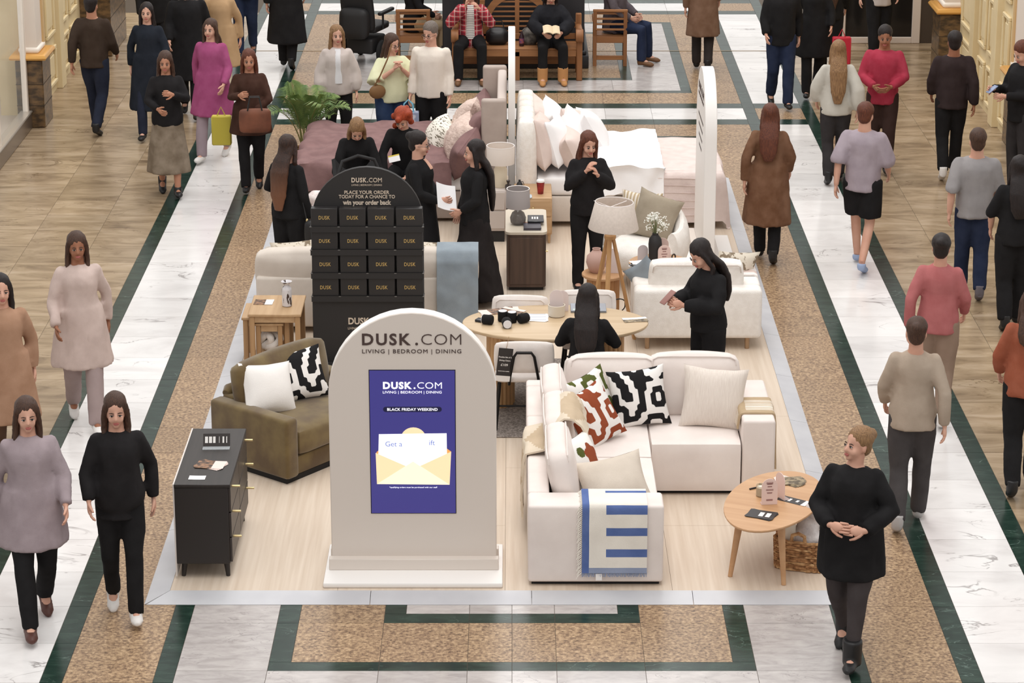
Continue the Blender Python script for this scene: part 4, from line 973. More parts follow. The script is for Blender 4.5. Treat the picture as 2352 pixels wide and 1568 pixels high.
# ================================================================ white bed
crm = M('headboard_boucle', (244, 239, 233), .95, (236, 229, 221), scale=20, bump=.4, bscale=110)
lin = fab('bed_linen_white', (246, 244, 244), 4, .15); blush = M('blush_bedspread', (228, 212, 206), .9, (218, 201, 195), scale=8, bump=.25, bscale=60, bstretch=(1, 3, 1)); blp = fab('blush_pillow', (226, 208, 200), 8, .2)
t = thing('double_bed', 'white bed with a cream boucle headboard and blush bedspread', 'bed', (0, 26.1, PZ))
for i in range(6):
    y = i * .268; puffbox(MB(), .06, .25, y, y + .264, .1, 1.16, .05, .018, 6).build('headboard_channel', crm, t)
bx('bed_base', fab('bed_base_cream', (222, 212, 202), 6), t, .26, 2.24, .02, 1.58, .06, .34, .02, 2)
puffbox(MB(), .26, 2.22, .03, 1.57, .34, .56, .05, .01).build('mattress', lin, t)
def bed_cloth(x0, x1, y0, y1, zt_, drop, foot, seed, amp=.012, nx=34, ny=44):
    """quilt lying on the mattress and hanging over the near side, the far side and (foot) the end"""
    Wy = y1 - y0; tot = drop + Wy + drop
    Lx = (x1 - x0) + (foot if foot else 0)
    def pt(u, v):
        d = v * tot; s = u * Lx; x = x0 + min(s, x1 - x0); zx = 0
        over = max(0, s - (x1 - x0))
        if d < drop: y, z = y0 - .02 - .04 * (1 - d / drop) ** 2, zt_ - (drop - d)
        elif d < drop + Wy: y, z = y0 + (d - drop), zt_ + .012 * sin(pi * (d - drop) / Wy)
        else: y, z = y1 + .02, zt_ - (d - drop - Wy)
        if over: x = x1 + .02 + .10 * (over / foot) ** .7 * .6; z = min(z, zt_) - over
        n_ = noise.noise(Vector((x * 3 + seed, y * 3, z * 3))) * amp + noise.noise(Vector((x * 8 + seed, y * 8, z * 5))) * amp * .5
        y += (n_ * 1.6 if z < zt_ - .05 else 0); x += (n_ if over else 0)
        return (x, y, max(z + n_, .012))
    return pt
pt = bed_cloth(1.45, 2.26, .0, 1.6, .60, .52, .50, 3); o = MB().grid(pt, 34, 50, None, .014).build('bedspread', blush, t, ang=60)
m = MB()
for k in range(9):
    u = .05 + .06 * k; m.tube([Vector(pt(.02, .0 + .03 * k)) + Vector((0, -.004, 0)), Vector(pt(.25, .03 * k)) + Vector((0, -.004, 0)), Vector(pt(.5, .03 * k)) + Vector((0, -.004, 0))], .004, 5)
m.build('quilting', blush, o)
pt = bed_cloth(.86, 1.62, -.03, 1.63, .68, .30, 0, 8, .045); MB().grid(pt, 30, 46, None, .08).build('duvet', lin, t, ang=60)
B = lambda x, y, z: (x, 26.1 + y, PZ + z)
pil = [('blush pillow against the headboard at the far side of the white bed', .36, 1.32, .60, 90, 14, .62, .46, blp, 'b'), ('blush pillow against the headboard at the near side of the white bed', .38, .36, .60, 86, 12, .66, .50, blp, 'b'),
       ('white pillow in the middle row at the near side of the white bed', .56, .40, .60, 82, 18, .66, .46, lin, 'w'), ('white pillow in the middle row at the far side of the white bed', .56, 1.20, .60, 94, 18, .64, .46, lin, 'w'),
       ('tilted blush pillow at the front far side of the white bed', .80, 1.02, .60, 76, 24, .56, .44, blp, 'b'), ('small blush cushion at the front near side of the white bed', .74, .30, .60, 88, 24, .5, .38, blp, 'b'), ('front white pillow leaning on the duvet', 1.00, 1.06, .61, 100, 30, .6, .44, lin, 'w'), ('white cushion poking up between the blush pillows', .66, .78, .60, 70, 10, .46, .46, lin, 'w')]
for i, (lb, x, y, z, rz, ln, w, hh, mt_, g_) in enumerate(pil):
    cushion(lb, B(x, y, z), R(rz), R(ln), w * 1.08, hh * 1.1, .25, [mt_], None, 22, 20 + i, R((-6, 5, 8, -7, 14, -4, 6, 38)[i]), name='pillow', cat='pillow', group='pillows on the white bed')

# ================================================================ mauve bed
grg = M('greige_leather', (176, 160, 150), .55, (166, 150, 140), scale=6); grl = M('greige_inner', (206, 192, 184), .6)
mv = M('mauve_linen', (138, 106, 104), .9, (122, 92, 91), scale=7, bump=.2, bscale=90)
t = thing('super_king_bed', 'large bed with mauve bedding and a winged greige headboard', 'bed', (0, 26.3, PZ))
bx('headboard', grl, t, -.16, -.06, .12, 1.68, .1, 1.33, .03, 3)
for y in (0, 1.68): bx('headboard_wing', grg, t, -.33, -.06, y, y + .12, .02, 1.36, .03, 3)
bx('bed_base', grg, t, -2.3, -.3, .02, 1.78, .04, .34, .02, 2)
puffbox(MB(), -2.28, -.18, .03, 1.77, .34, .56, .05, .01).build('mattress', lin, t)
pt0 = bed_cloth(.65, 2.30, -.03, 1.83, .68, .30, .45, 12, .045)
pt = lambda u, v: (lambda q: (-q[0], q[1], q[2]))(pt0(u, 1 - v)); MB().grid(pt, 40, 50, None, .07).build('duvet', mv, t, ang=75)
B = lambda x, y, z: (x, 26.3 + y, PZ + z)
fur = M('fluffy_blush', (226, 204, 192), 1, (206, 182, 170), scale=18, bump=1, bscale=50)
lpr = M('line_print', (236, 230, 218), .9, (120, 112, 96), scale=22, stretch=(1, 1, 3), lo=.56, hi=.58)
for i, (lb, x, y, z, rz, ln, w, hh, mt_) in enumerate((('mauve pillow against the headboard on the far side of the mauve bed', -.42, 1.4, .58, -88, 14, .66, .46, mv), ('mauve pillow against the headboard on the near side of the mauve bed', -.46, .40, .58, -92, 16, .66, .50, mv),
        ('fluffy blush cushion on the near side of the mauve bed', -.68, .42, .60, -80, 28, .50, .46, fur), ('fluffy blush cushion on the far side of the mauve bed', -.62, 1.02, .62, -96, 24, .54, .48, fur),
        ('cream line-print cushion in front of the fluffy cushions', -.90, .86, .60, -70, 38, .50, .34, lpr), ('mauve cushion tipped beside the near headboard wing', -.52, .12, .58, -110, 20, .42, .40, mv))):
    o = cushion(lb, B(x, y, z + .02), R(rz), R(ln), w * 1.05, hh * 1.08, .24, [mt_], None, 24, 30 + i, R((4, -8, 10, -6, 12, 30)[i]), name='pillow', cat='pillow', group='pillows on the mauve bed')
    if mt_ is fur:
        for v, q in [(v, v.normal * .012 * noise.noise(v.co * 40)) for v in o.data.vertices]: v.co += q
# white cloth bundle and boxes at the foot of the mauve bed
wf = M('fluffy_white_pink', (232, 222, 218), 1, (206, 190, 188), scale=14, bump=.6, bscale=60)
mb = MB()
for i in range(8): mb.ell((.06 * random.uniform(-1, 1), .05 * random.uniform(-1, 1), .05 + .072 * i), (.19 - .006 * i, .15, .07), None, 12, 8)
tag(put('folded_blanket', remesh(mb, wf, .016, 3, .6, .014, 12), None, (-1.95, 25.3, PZ)), 'pile of soft pinkish white blankets behind the black display', 'blanket')

# ================================================================ bedside pieces between the beds
gz = M('greige_lacquer', (196, 184, 176), .45)
t = thing('bedside_table', 'greige two-drawer bedside table beside the mauve bed', 'bedside table', (-.30, 25.75, PZ))
bx('carcass', gz, t, -.24, .24, -.2, .2, .12, .56, .012, 2); bx('plinth', bk, t, -.22, .22, -.18, .18, 0, .12)
for z in (.15, .355):
    d = bx('drawer', gz, t, -.225, .225, -.212, -.2, z, z + .19, .004, 1); MB().ell((0, -.225, z + .1), (.014, .014, .014)).build('knob', brass, d)
def table_lamp(label, x, y, z, bodyprof, bm_, r0, r1, h0, h1, sm):
    t = thing('table_lamp', label, 'lamp', (x, y, z))
    MB().lathe(bodyprof, n=26, cap=False).build('lamp_base', bm_, t)
    MB().lathe([(r0, h0), (r0 + .003, h0), (r1 + .003, h1), (r1, h1 + .004), (r1 - .004, h1), (r0 - .003, h0)], n=36, cap=False).build('shade', sm, t)
    MB().lathe([(r1 - .004, h1), (r1 + .004, h1 + .003), (r1 + .002, h1 + .008), (r1 - .005, h1 + .005)], n=36, cap=False).build('shade_rim', M('shade_rim', (240, 232, 228), .7), t)
table_lamp('cream ceramic table lamp with a drum shade beside the mauve bed', -.12, 25.72, PZ + .561, [(0, 0), (.065, 0), (.07, .01), (.07, .19), (.05, .235), (.045, .26), (0, .26)], M('lamp_cream', (222, 208, 184), .5), .142, .146, .255, .44, M('shade_cream', (222, 210, 200), .9))
t = thing('perfume_bottle', 'dark faceted bottle ornament beside the cream lamp', 'ornament', (-.04, 25.60, PZ + .561))
MB().lathe([(.02, 0), (.032, .01), (.036, .03), (.03, .055), (.012, .062), (.01, .075), (.018, .08), (.02, .10), (.008, .105), (0, .105)], n=10, cap=False).build('bottle', M('smoked_glass', (60, 52, 50), .1), t, ang=15)
ow = wood('bedside_oak', (196, 162, 124), (178, 142, 104), 'x', .5, 8)
t = thing('oak_bedside', 'oak bedside table beside the white bed', 'bedside table', (.22, 25.78, PZ))
bx('carcass', ow, t, -.2, .2, -.3, .3, .1, .5, .012, 2)
for z in (.12, .305): d = bx('drawer', ow, t, -.19, .19, -.31, -.3, z, z + .17, .004, 1); MB().ell((0, -.318, z + .09), (.012, .012, .012)).build('knob', brass, d)
for x in (-.17, .17):
    for y in (-.26, .26): MB().tube([(x, y, .11), (x, y, 0)], [.018, .012], 8).build('leg', ow, t)
bz = PZ + .501
t = thing('coffee_cup', 'red paper coffee cup with a white lid on the oak bedside', 'cup', (.30, 25.66, bz))
MB().lathe([(.03, 0), (.043, .13), (.0, .13)], n=22, cap=False).build('cup', M('cup_red', (170, 52, 48), .5, (120, 36, 36), scale=20), t); MB().lathe([(.045, .128), (.046, .14), (.04, .15), (.038, .146), (0, .146)], n=22, cap=False).build('lid', M('lid_white', (240, 236, 232), .4), t)
t = thing('candle_glass', 'glass candle beside the coffee cup', 'candle', (.15, 25.62, bz)); MB().lathe([(.03, 0), (.034, .004), (.034, .075), (.031, .075), (.031, .01), (0, .01)], n=18, cap=False).build('glass', MATS['jar_glass'], t); MB().lathe([(0, .06), (.03, .06), (.03, .062), (0, .062)], n=18, cap=False).build('wax', MATS['wax'], t)
t = thing('reed_diffuser', 'small black bottle diffuser near the white headboard', 'diffuser', (.08, 25.70, bz)); MB().lathe([(.03, 0), (.036, .02), (.034, .09), (.02, .115), (.012, .12), (.012, .14), (0, .14)], n=16, cap=False).build('bottle', MATS['matte_black_ceramic'], t); MB().tube([(.01, 0, .12), (.035, 0, .12), (.045, 0, .09), (.04, 0, .05)], .004, 6).build('handle', MATS['matte_black_ceramic'], t)
leaflet('booklet', 'pale blue booklet on the oak bedside table', 'booklet', (.12, 25.54, bz), .05, .17, .12, [M('paper_blue', (196, 208, 216), .5), paper], lambda u, v: 1 if abs(u - .5) < .06 else 0, 3, None, .002, .1)
dw = wood('dark_walnut', (92, 72, 60), (70, 54, 46), 'z', .5, 8); dwt = M('console_top_stone', (204, 192, 174), .5)
t = thing('console_chest', 'dark walnut console with a pale rounded top in the platform middle', 'sideboard', (.14, 24.25, PZ))
def rr2(w, d, r, n=6): return [(sx * (w - r) + r * cos(a0 + pi / 2 * i / n), sy * (d - r) + r * sin(a0 + pi / 2 * i / n)) for sx, sy, a0 in ((1, 1, 0), (-1, 1, pi / 2), (-1, -1, pi), (1, -1, 3 * pi / 2)) for i in range(n + 1)]
MB().prism(rr2(.195, .42, .05), .04, .58).build('body', dw, t, ang=30); MB().prism(rr2(.205, .43, .055), .58, .605).build('top', dwt, t, ang=30)
bx('plinth', bk, t, -.17, .17, -.38, .38, 0, .04); 
d = bx('door', dw, t, -.16, .16, -.428, -.42, .07, .55, .003, 1); MB().tube([(.19, -.38, .40), (.215, -.38, .40)], .008, 8).build('pull', brass, d)
cz = PZ + .606
table_lamp('grey shaded table lamp on the dark walnut console', .06, 24.12, cz, [(0, 0), (.05, 0), (.075, .02), (.08, .07), (.06, .12), (.02, .15), (.012, .2), (0, .2)], glassM('smoke_glass', (96, 88, 86), .75), .118, .112, .175, .36, M('shade_grey', (168, 160, 158), .9))
t = thing('tablet', 'black tablet with white print on the walnut console', 'tablet', (.235, 24.18, cz + .03)); bx('tablet_body', MATS['device_black'], t, -.08, .08, -.12, .12, 0, .014, .004, 1)
for i in range(3): bx('print_bar', white_ink, t, -.04 + .025 * i, -.025 + .025 * i, -.03, .05, .014, .0145, smooth=False)
leaflet('magazine', 'dark magazine under the tablet on the walnut console', 'magazine', (.20, 24.0, cz), .02, .17, .22, [M('mag_dark', (74, 70, 78), .4), M('mag_orange', (160, 96, 56), .4)], lambda u, v: 1 if v > .82 else 0, 4, None, .006, .02)

# ================================================================ palm in a basket
t = thing('potted_palm', 'tall areca palm in a woven basket behind the mauve bed', 'plant', (-2.40, 28.5, 0)); t.scale = (.86, .86, .9)
for j in range(12):
    z = .02 + .028 * j; k = .17 + .02 * j / 12; MB().tube([((k + .006 * (1 if (i + j) % 2 else -1)) * cos(2 * pi * i / 40), (k + .006 * (1 if (i + j) % 2 else -1)) * sin(2 * pi * i / 40), z) for i in range(40)], .016, 5, loop=True).build('pot_weave', wk2, t)
MB().lathe([(0, .30), (.16, .30)], n=20, cap=False).build('soil', M('soil', (60, 46, 36), .95), t)
pg = M('palm_green', (132, 150, 84), .55, (82, 110, 60), scale=8); pst = M('palm_stem', (132, 128, 74), .6)
rr = random.Random(11)
for k in range(15):
    a = 2 * pi * k / 15 + rr.uniform(-.2, .2); ln = rr.uniform(.75, 1.15); lean = rr.uniform(.15, .75)
    pts = []
    for i in range(13):
        s_ = i / 12; r_ = .05 + lean * ln * s_ ** 1.5 * .75; z = .3 + ln * (s_ - .28 * lean * s_ ** 3 * 2.0)
        pts.append(Vector((r_ * cos(a), r_ * sin(a), z)))
    fr_ = MB().tube(pts, [.011 - .008 * i / 12 for i in range(13)], 6).build('frond_stem', pst, t)
    lv = MB()
    for i in range(30):
        s_ = .32 + .67 * i / 29; q = s_ * 12; j = min(11, int(q)); p_ = pts[j].lerp(pts[j + 1], q - j); tg = (pts[j + 1] - pts[j]).normalized()
        sd = tg.cross(Vector((0, 0, 1))); sd = sd.normalized() if sd.length > .01 else Vector((1, 0, 0)); up = sd.cross(tg)
        L_ = .30 * sin(pi * min(1, (s_ - .2) * 1.15)) + .05
        for sg in (-1, 1):
            dr_ = (sd * sg + tg * .75 + up * .25).normalized(); e_ = p_ + dr_ * L_ - Vector((0, 0, L_ * .28)); m_ = p_ + dr_ * L_ * .5 + Vector((0, 0, .01)); wv = tg.cross(dr_).cross(dr_).normalized() * .009
            lv.add([p_, m_ + wv, e_, m_ - wv, m_ + Vector((0, 0, -.004))], [[0, 1, 4], [1, 2, 4], [2, 3, 4], [3, 0, 4]])
    tag(lv.build('leaflets', pg, fr_, smooth=False), None, None, None, 'stuff')

# ================================================================ benches and kiosk block at the back
tk = wood('teak', (164, 114, 72), (134, 88, 54), 'x', .5, 7); tkz = wood('teak_upright', (158, 108, 68), (130, 84, 50), 'z', .5, 7)
t = thing('kiosk_plinth', 'dark square plinth block behind the arched bench', 'plinth', (.02, 35.3, 0))
kb = M('kiosk_black', (48, 47, 50), .45, (40, 39, 42), scale=3)
bx('body', kb, t, -.98, .98, -1.0, 1.0, .22, 1.6, .01, 1); bx('foot', kb, t, -1.04, 1.04, -1.1, 1.1, 0, .18, .012, 2); bx('foot_moulding', kb, t, -1.01, 1.01, -1.05, 1.05, .18, .24, .02, 3); bx('cap', kb, t, -1.05, 1.05, -1.08, 1.08, 1.6, 1.68, .012, 2)
t = thing('arched_bench', 'teak garden bench with a high arched back and scroll arms', 'bench', (.07, 33.45, 0))
for i in range(6): bx('seat_slat', tk, t, -.86, .86, -.0 + i * .085, .075 + i * .085, .42, .445, .006, 1)
for x in (-.84, .84):
    bx('front_leg', tkz, t, x - .04, x + .04, -.02, .06, 0, .66, .008, 1); bx('rear_leg', tkz, t, x - .04, x + .04, .5, .58, 0, .82, .008, 1)
    ar = MB(); ar.tube([(x, .55, .66), (x, .2, .68), (x, .0, .69)], [.04, .042, .045], 10, flat=.5)
    for s in (-1,): ar.T = Matrix.Translation((x, -.02, .62)) @ Matrix.Rotation(pi / 2, 4, 'Y'); ar.lathe([(0, -.05), (.085, -.05), (.09, -.04), (.09, .04), (.085, .05), (0, .05)], n=22, cap=False); ar.T = Matrix()
    ar.build('scroll_arm', tkz, t)
bx('front_rail', tk, t, -.8, .8, .0, .04, .33, .42, .006, 1); bx('lower_rail', tk, t, -.8, .8, .5, .54, .12, .22, .006, 1); bx('back_rail', tk, t, -.84, .84, .53, .57, .46, .54, .006, 1)
bx('centre_leg', tkz, t, -.035, .035, .0, .05, 0, .40, .006, 1)
def fl_arc(r0, r1, cx0, cz0, a0, a1, n=18):
    return [[Vector((cx0 + r * cos(a), yy, cz0 + r * sin(a))) for r, yy in ((r0, .53), (r1, .53), (r1, .575), (r0, .575))] for a in (a0 + (a1 - a0) * i / n for i in range(n + 1))]
MB().loft(fl_arc(.38, .47, 0, .66, 0, pi)).build('back_arch', tk, t, ang=30)
for s in (-1, 1):
    bx('arch_post', tkz, t, *sorted((s * .38, s * .47)), .53, .575, .50, .67, .005, 1)
    MB().loft([[q + Vector((0, 0, 0)) for q in r] for r in fl_arc(.31, .38, s * .82, 1.0, -pi / 2, -pi if s > 0 else 0, 12)]).build('back_shoulder', tk, t, ang=30)
bx('arch_mullion', tkz, t, -.03, .03, .535, .57, .5, 1.05, .004, 1)
for i in range(7):
    z = .56 + i * .068; w = .38 if z < .66 else sqrt(max(.01, .38 ** 2 - (z - .66) ** 2)); bx('back_slat', tk, t, -w, w, .54, .565, z, z + .022, .003, 1)
def slat_chair(label, x, y, rz=0):
    t = thing('slatted_chair', label, 'chair', (x, y, 0), rz, 'teak slatted chairs flanking the bench')   # back towards the camera
    for sx in (-1, 1):
        MB().loft([[Vector((sx * .21 + a, b + yy, z)) for a, b in ((-.025, -.025), (.025, -.025), (.025, .025), (-.025, .025))] for yy, z in ((-.03, 0), (.0, .42), (-.05, .78))]).build('rear_leg', tkz, t, smooth=False)
        bx('front_leg', tkz, t, sx * .21 - .025, sx * .21 + .025, .45, .5, 0, .62, .005, 1); MB().tube([(sx * .22, -.03, .63), (sx * .225, .25, .64), (sx * .22, .52, .62)], .028, 8, flat=.5).build('armrest', tkz, t)
    for i in range(6): bx('seat_slat', tk, t, -.2, .2, .02 + i * .082, .092 + i * .082, .40, .422, .004, 1)
    for z in (.50, .575, .65, .725): bx('back_slat', tk, t, -.2, .2, -.045, -.02, z, z + .028, .004, 1)
    bx('top_rail', tk, t, -.24, .24, -.075, -.03, .76, .80, .01, 2); bx('seat_rail', tk, t, -.2, .2, -.02, .015, .32, .41, .004, 1); bx('low_rail', tk, t, -.2, .2, -.02, .01, .08, .14, .004, 1)
    return t
slat_chair('slatted teak chair left of the bench, its back to the camera', -1.37, 34.42, .03); slat_chair('slatted teak chair right of the bench, its back to the camera', 1.36, 34.42, -.02)
# power wheelchair
t = thing('power_wheelchair', 'black powered wheelchair parked left of the slatted chair', 'wheelchair', (-2.02, 34.7, 0), R(160))
sb = M('wheelchair_black', (34, 33, 34), .6); tyre = M('tyre', (26, 26, 27), .85)
for x in (-.27, .27):
    for y, r in ((.12, .17), (-.38, .11)):
        w = thing('x', None, None) if False else None
        m = MB(); m.T = Matrix.Translation((x, y, r)) @ Matrix.Rotation(pi / 2, 4, 'Y'); m.lathe([(.03, -.03), (r - .03, -.035), (r, -.02), (r, .02), (r - .03, .035), (.03, .03)], n=26); o = m.build('wheel', tyre, t)
        m = MB(); m.T = Matrix.Translation((x, y, r)) @ Matrix.Rotation(pi / 2, 4, 'Y'); m.lathe([(0, -.04), (r * .5, -.038), (r * .5, .038), (0, .04)], n=16, cap=False); m.build('hub', M('hub_grey', (92, 90, 92), .4, metal=.5), o)
bx('motor_box', sb, t, -.2, .2, -.2, .3, .16, .38, .04, 3); puffbox(MB(), -.24, .24, -.25, .25, .45, .56, .04, .015).build('seat', sb, t)
o = puffbox(MB(), -.23, .23, -.05, .05, 0, .62, .04, .015).build('backrest', sb, t, loc=(0, .27, .5)); o.rotation_euler = (R(-12), 0, 0)
puffbox(MB(), -.14, .14, -.04, .04, 0, .16, .03, .01).build('headrest', sb, t, loc=(0, .42, 1.16)); bx('reflector', M('reflector_red', (176, 54, 44), .3), t, -.12, -.06, .33, .36, .78, .84, .006, 1)
for s in (-1, 1): bx('armrest', sb, t, s * .28 - .035, s * .28 + .035, -.25, .22, .70, .75, .02, 2); MB().tube([(s * .28, .1, .5), (s * .28, .1, .72)], .016, 8).build('arm_post', sb, t)
MB().tube([(.28, -.26, .75), (.28, -.27, .83)], .012, 8).build('joystick', sb, t); bx('footplate', sb, t, -.2, .2, -.62, -.4, .1, .125, .01, 1); MB().tube([(0, -.2, .3), (0, -.45, .25), (0, -.5, .12)], .03, 8).build('foot_hanger', sb, t)
puffbox(MB(), -.2, .2, -.08, .08, 0, .4, .06, .02).build('rear_bag', sb, t, loc=(0, .45, .42))

# ================================================================ people
SKIN = {'light': M('skin_light', (214, 168, 146), .55, (204, 154, 132), scale=6, spec=.3), 'mid': M('skin_mid', (188, 136, 110), .55, (176, 124, 98), scale=6, spec=.3), 'tan': M('skin_tan', (160, 110, 84), .55, (148, 98, 74), scale=6, spec=.3)}
EYEW = M('eye_white', (226, 220, 214), .3); EYED = M('eye_dark', (44, 32, 28), .3); LIP = M('lips', (176, 100, 94), .5); BROW = M('brow', (70, 50, 40), .8)
def hairM(name, c, c2): return M('hair_' + name, c, .5, c2, scale=30, stretch=(6, 6, .5), bump=.5, bscale=60, bstretch=(5, 5, .4), spec=.35)
HAIR = {'dark': hairM('dark', (40, 30, 28), (26, 20, 20)), 'brown': hairM('brown', (84, 58, 44), (56, 38, 30)), 'ombre': hairM('ombre', (70, 46, 36), (34, 26, 24)), 'blonde': hairM('blonde', (160, 124, 86), (112, 82, 56)), 'red': hairM('red', (178, 74, 38), (130, 48, 26)), 'grey': hairM('grey', (128, 116, 106), (92, 82, 76)), 'auburn': hairM('auburn', (112, 62, 42), (76, 42, 32))}
_m = HAIR['ombre'].node_tree; _b = _m.nodes['Principled BSDF']; _tc = nd(_m, 'ShaderNodeTexCoord'); _sp = nd(_m, 'ShaderNodeSeparateXYZ'); _mr = nd(_m, 'ShaderNodeMapRange'); _mx = nd(_m, 'ShaderNodeMix', data_type='RGBA')
_m.links.new(_tc.outputs['Object'], _sp.inputs[0]); _m.links.new(_sp.outputs[2], _mr.inputs[0]); _mr.inputs[1].default_value = 1.05; _mr.inputs[2].default_value = 1.42       # grown-out dye: lighter towards the ends
_m.links.new(_b.inputs['Base Color'].links[0].from_socket, _mx.inputs[7]); _mx.inputs[6].default_value = (*S(122, 80, 56), 1); _m.links.new(_mr.outputs[0], _mx.inputs[0]); _m.links.new(_mx.outputs[2], _b.inputs['Base Color'])
def cloth(name, col, d=8): return M('cloth_' + name, col, .9, tuple(max(0, c - d) for c in col), scale=7, bump=.15, bscale=160, spec=.12)
KNEE = .48
def base_pose():
    return dict(pelvis=(0, 0, .93), chest=(0, -.012, 1.22), neck=(0, .012, 1.43), headp=(0, .0, 1.462), sL=(.140, .012, 1.352), sR=(-.140, .012, 1.352), eL=(.205, .03, 1.10), eR=(-.205, .03, 1.10), wL=(.225, -.05, .87), wR=(-.225, -.05, .87),
                hL=(.085, 0, .90), hR=(-.085, 0, .90), kL=(.095, -.015, KNEE), kR=(-.095, -.015, KNEE), aL=(.095, .02, .085), aR=(-.095, .02, .085), fL=(.105, -.12, .03), fR=(-.105, -.12, .03))
def walk(k=1, amp=1.0):
    a = amp
    d = dict(kL=(.085, -.13 * a, .50), aL=(.075, -.22 * a, .09), fL=(.08, -.36 * a, .055), kR=(-.085, .0, .475), aR=(-.075, .25 * a, .14), fR=(-.08, .14 * a, .03), eR=(-.225, -.03, 1.12), wR=(-.215, -.19 * a, .95), eL=(.23, .10, 1.12), wL=(.24, .12 * a, .87), pelvis=(0, 0, .92))
    if k < 0:
        m = {}
        for n_, v in d.items():
            q = n_[:-1] + ('R' if n_[-1] == 'L' else 'L') if n_ != 'pelvis' else n_
            m[q] = (-v[0], v[1], v[2])
        d = m
    return d
def seat(zs=.46, dx=.10, knee=.42, lean=0, shin=.0):
    """sitting: pelvis on a seat of height zs (over the floor the figure stands on), knees forward"""
    o = zs + .09
    return dict(pelvis=(0, 0, o), chest=(0, -.02 - lean * .5, o + .30), neck=(0, .0 - lean, o + .51), headp=(0, -.012 - lean * 1.1, o + .542), sL=(.140, .005 - lean * .9, o + .43), sR=(-.140, .005 - lean * .9, o + .43), hL=(.085, -.02, o - .01), hR=(-.085, -.02, o - .01),
                kL=(dx + .02, -knee, zs + .06), kR=(-dx - .02, -knee, zs + .06), aL=(dx + .02, -knee - shin, .085), aR=(-dx - .02, -knee - shin, .085), fL=(dx + .03, -knee - shin - .14, .03), fR=(-dx - .03, -knee - shin - .14, .03),
                eL=(.22, -.08 - lean, o + .23), eR=(-.22, -.08 - lean, o + .23), wL=(.13, -.28 - lean, o + .12), wR=(-.13, -.28 - lean, o + .12))
def spine(J, t):
    a, b, c = J['pelvis'], J['chest'], J['neck']
    return a.lerp(b, t * 2) if t < .5 and t >= 0 else (b.lerp(c, t * 2 - 1) if t >= .5 else a + (a - b) * (-t * 2) * 1.0)
def smooth_spine(J, t):
    return (spine(J, t - .06) + spine(J, t) + spine(J, min(1.0, t + .06))) / 3
def torso(mb, J, tab, grow=0, n=16):
    sx = (J['sL'] - J['sR']).normalized(); hx = (J['hL'] - J['hR']).normalized()
    rings = []
    for t, rx, ry in tab:
        c = smooth_spine(J, t); tg = (smooth_spine(J, min(1, t + .1)) - smooth_spine(J, t - .1)).normalized()
        x = hx.lerp(sx, min(1, max(0, t))); x = (x - tg * x.dot(tg)).normalized(); y = tg.cross(x)
        rings.append([c + x * ((rx + grow) * cos(a)) + y * ((ry + grow) * sin(a)) for a in (2 * pi * j / n for j in range(n))])
    mb.loft(rings)
TORSO_F = [(-.14, .10, .09), (-.06, .155, .115), (.06, .165, .118), (.25, .140, .105), (.42, .125, .095), (.6, .138, .112), (.75, .142, .112), (.88, .118, .086), (.96, .084, .066), (1.02, .058, .055)]
TORSO_M = [(-.14, .10, .09), (-.06, .15, .115), (.06, .16, .12), (.25, .155, .115), (.42, .155, .115), (.6, .165, .122), (.75, .170, .122), (.88, .152, .096), (.96, .11, .072), (1.02, .065, .06)]
def hand(mb, J, s, curl, sp=1.0, mi=0):
    """palm and five unequal bent fingers; returns nothing, fingers are rooted in the palm"""
    w = J['w' + s]; e = J['e' + s]; d = (w - e).normalized()
    if 'hd' + s in J: d = Vector(J['hd' + s]).normalized()
    side = Vector((1, 0, 0)) if s == 'L' else Vector((-1, 0, 0))
    nrm = Vector(J['hn' + s]).normalized() if 'hn' + s in J else -side       # palm faces the body
    nrm = (nrm - d * nrm.dot(d)).normalized(); lat = d.cross(nrm)            # across the knuckles
    if lat.y > 0: lat = -lat                                                 # index finger towards the front
    tip = w + d * .085
    for i in range(4):
        off = (.030 - .0195 * i); L = (.068, .076, .072, .056)[i]
        p = tip + lat * off - d * .012; dr = d.copy(); pts = [p]
        for j, k in enumerate((.45, .32, .23)):
            c = curl * (.35 + .35 * j) + .05 * i * curl
            dr = (dr * cos(c) + nrm * sin(c)).normalized(); pts.append(pts[-1] + dr * L * k * sp)
        mb.tube(pts, [.0095, .009, .008, .0055], 7, mi)
    p = w + d * .03 + lat * .03; dr = (d * .75 + lat * .6 + nrm * .25).normalized()
    q = p + dr * .038; r = q + (dr * .7 + d * .5 + nrm * curl * .5).normalized() * .034
    mb.tube([w + d * .015 + lat * .012, p, q, r], [.014, .013, .0105, .0065], 7, mi)
def palm(mb, J, s):
    w = J['w' + s]; e = J['e' + s]; d = (w - e).normalized()
    if 'hd' + s in J: d = Vector(J['hd' + s]).normalized()
    side = Vector((1, 0, 0)) if s == 'L' else Vector((-1, 0, 0))
    nrm = Vector(J['hn' + s]).normalized() if 'hn' + s in J else -side
    nrm = (nrm - d * nrm.dot(d)).normalized(); lat = d.cross(nrm)
    mb.ell(w + d * .05, (.055, .040, .018), Matrix((d, lat, nrm)).transposed(), 12, 8)
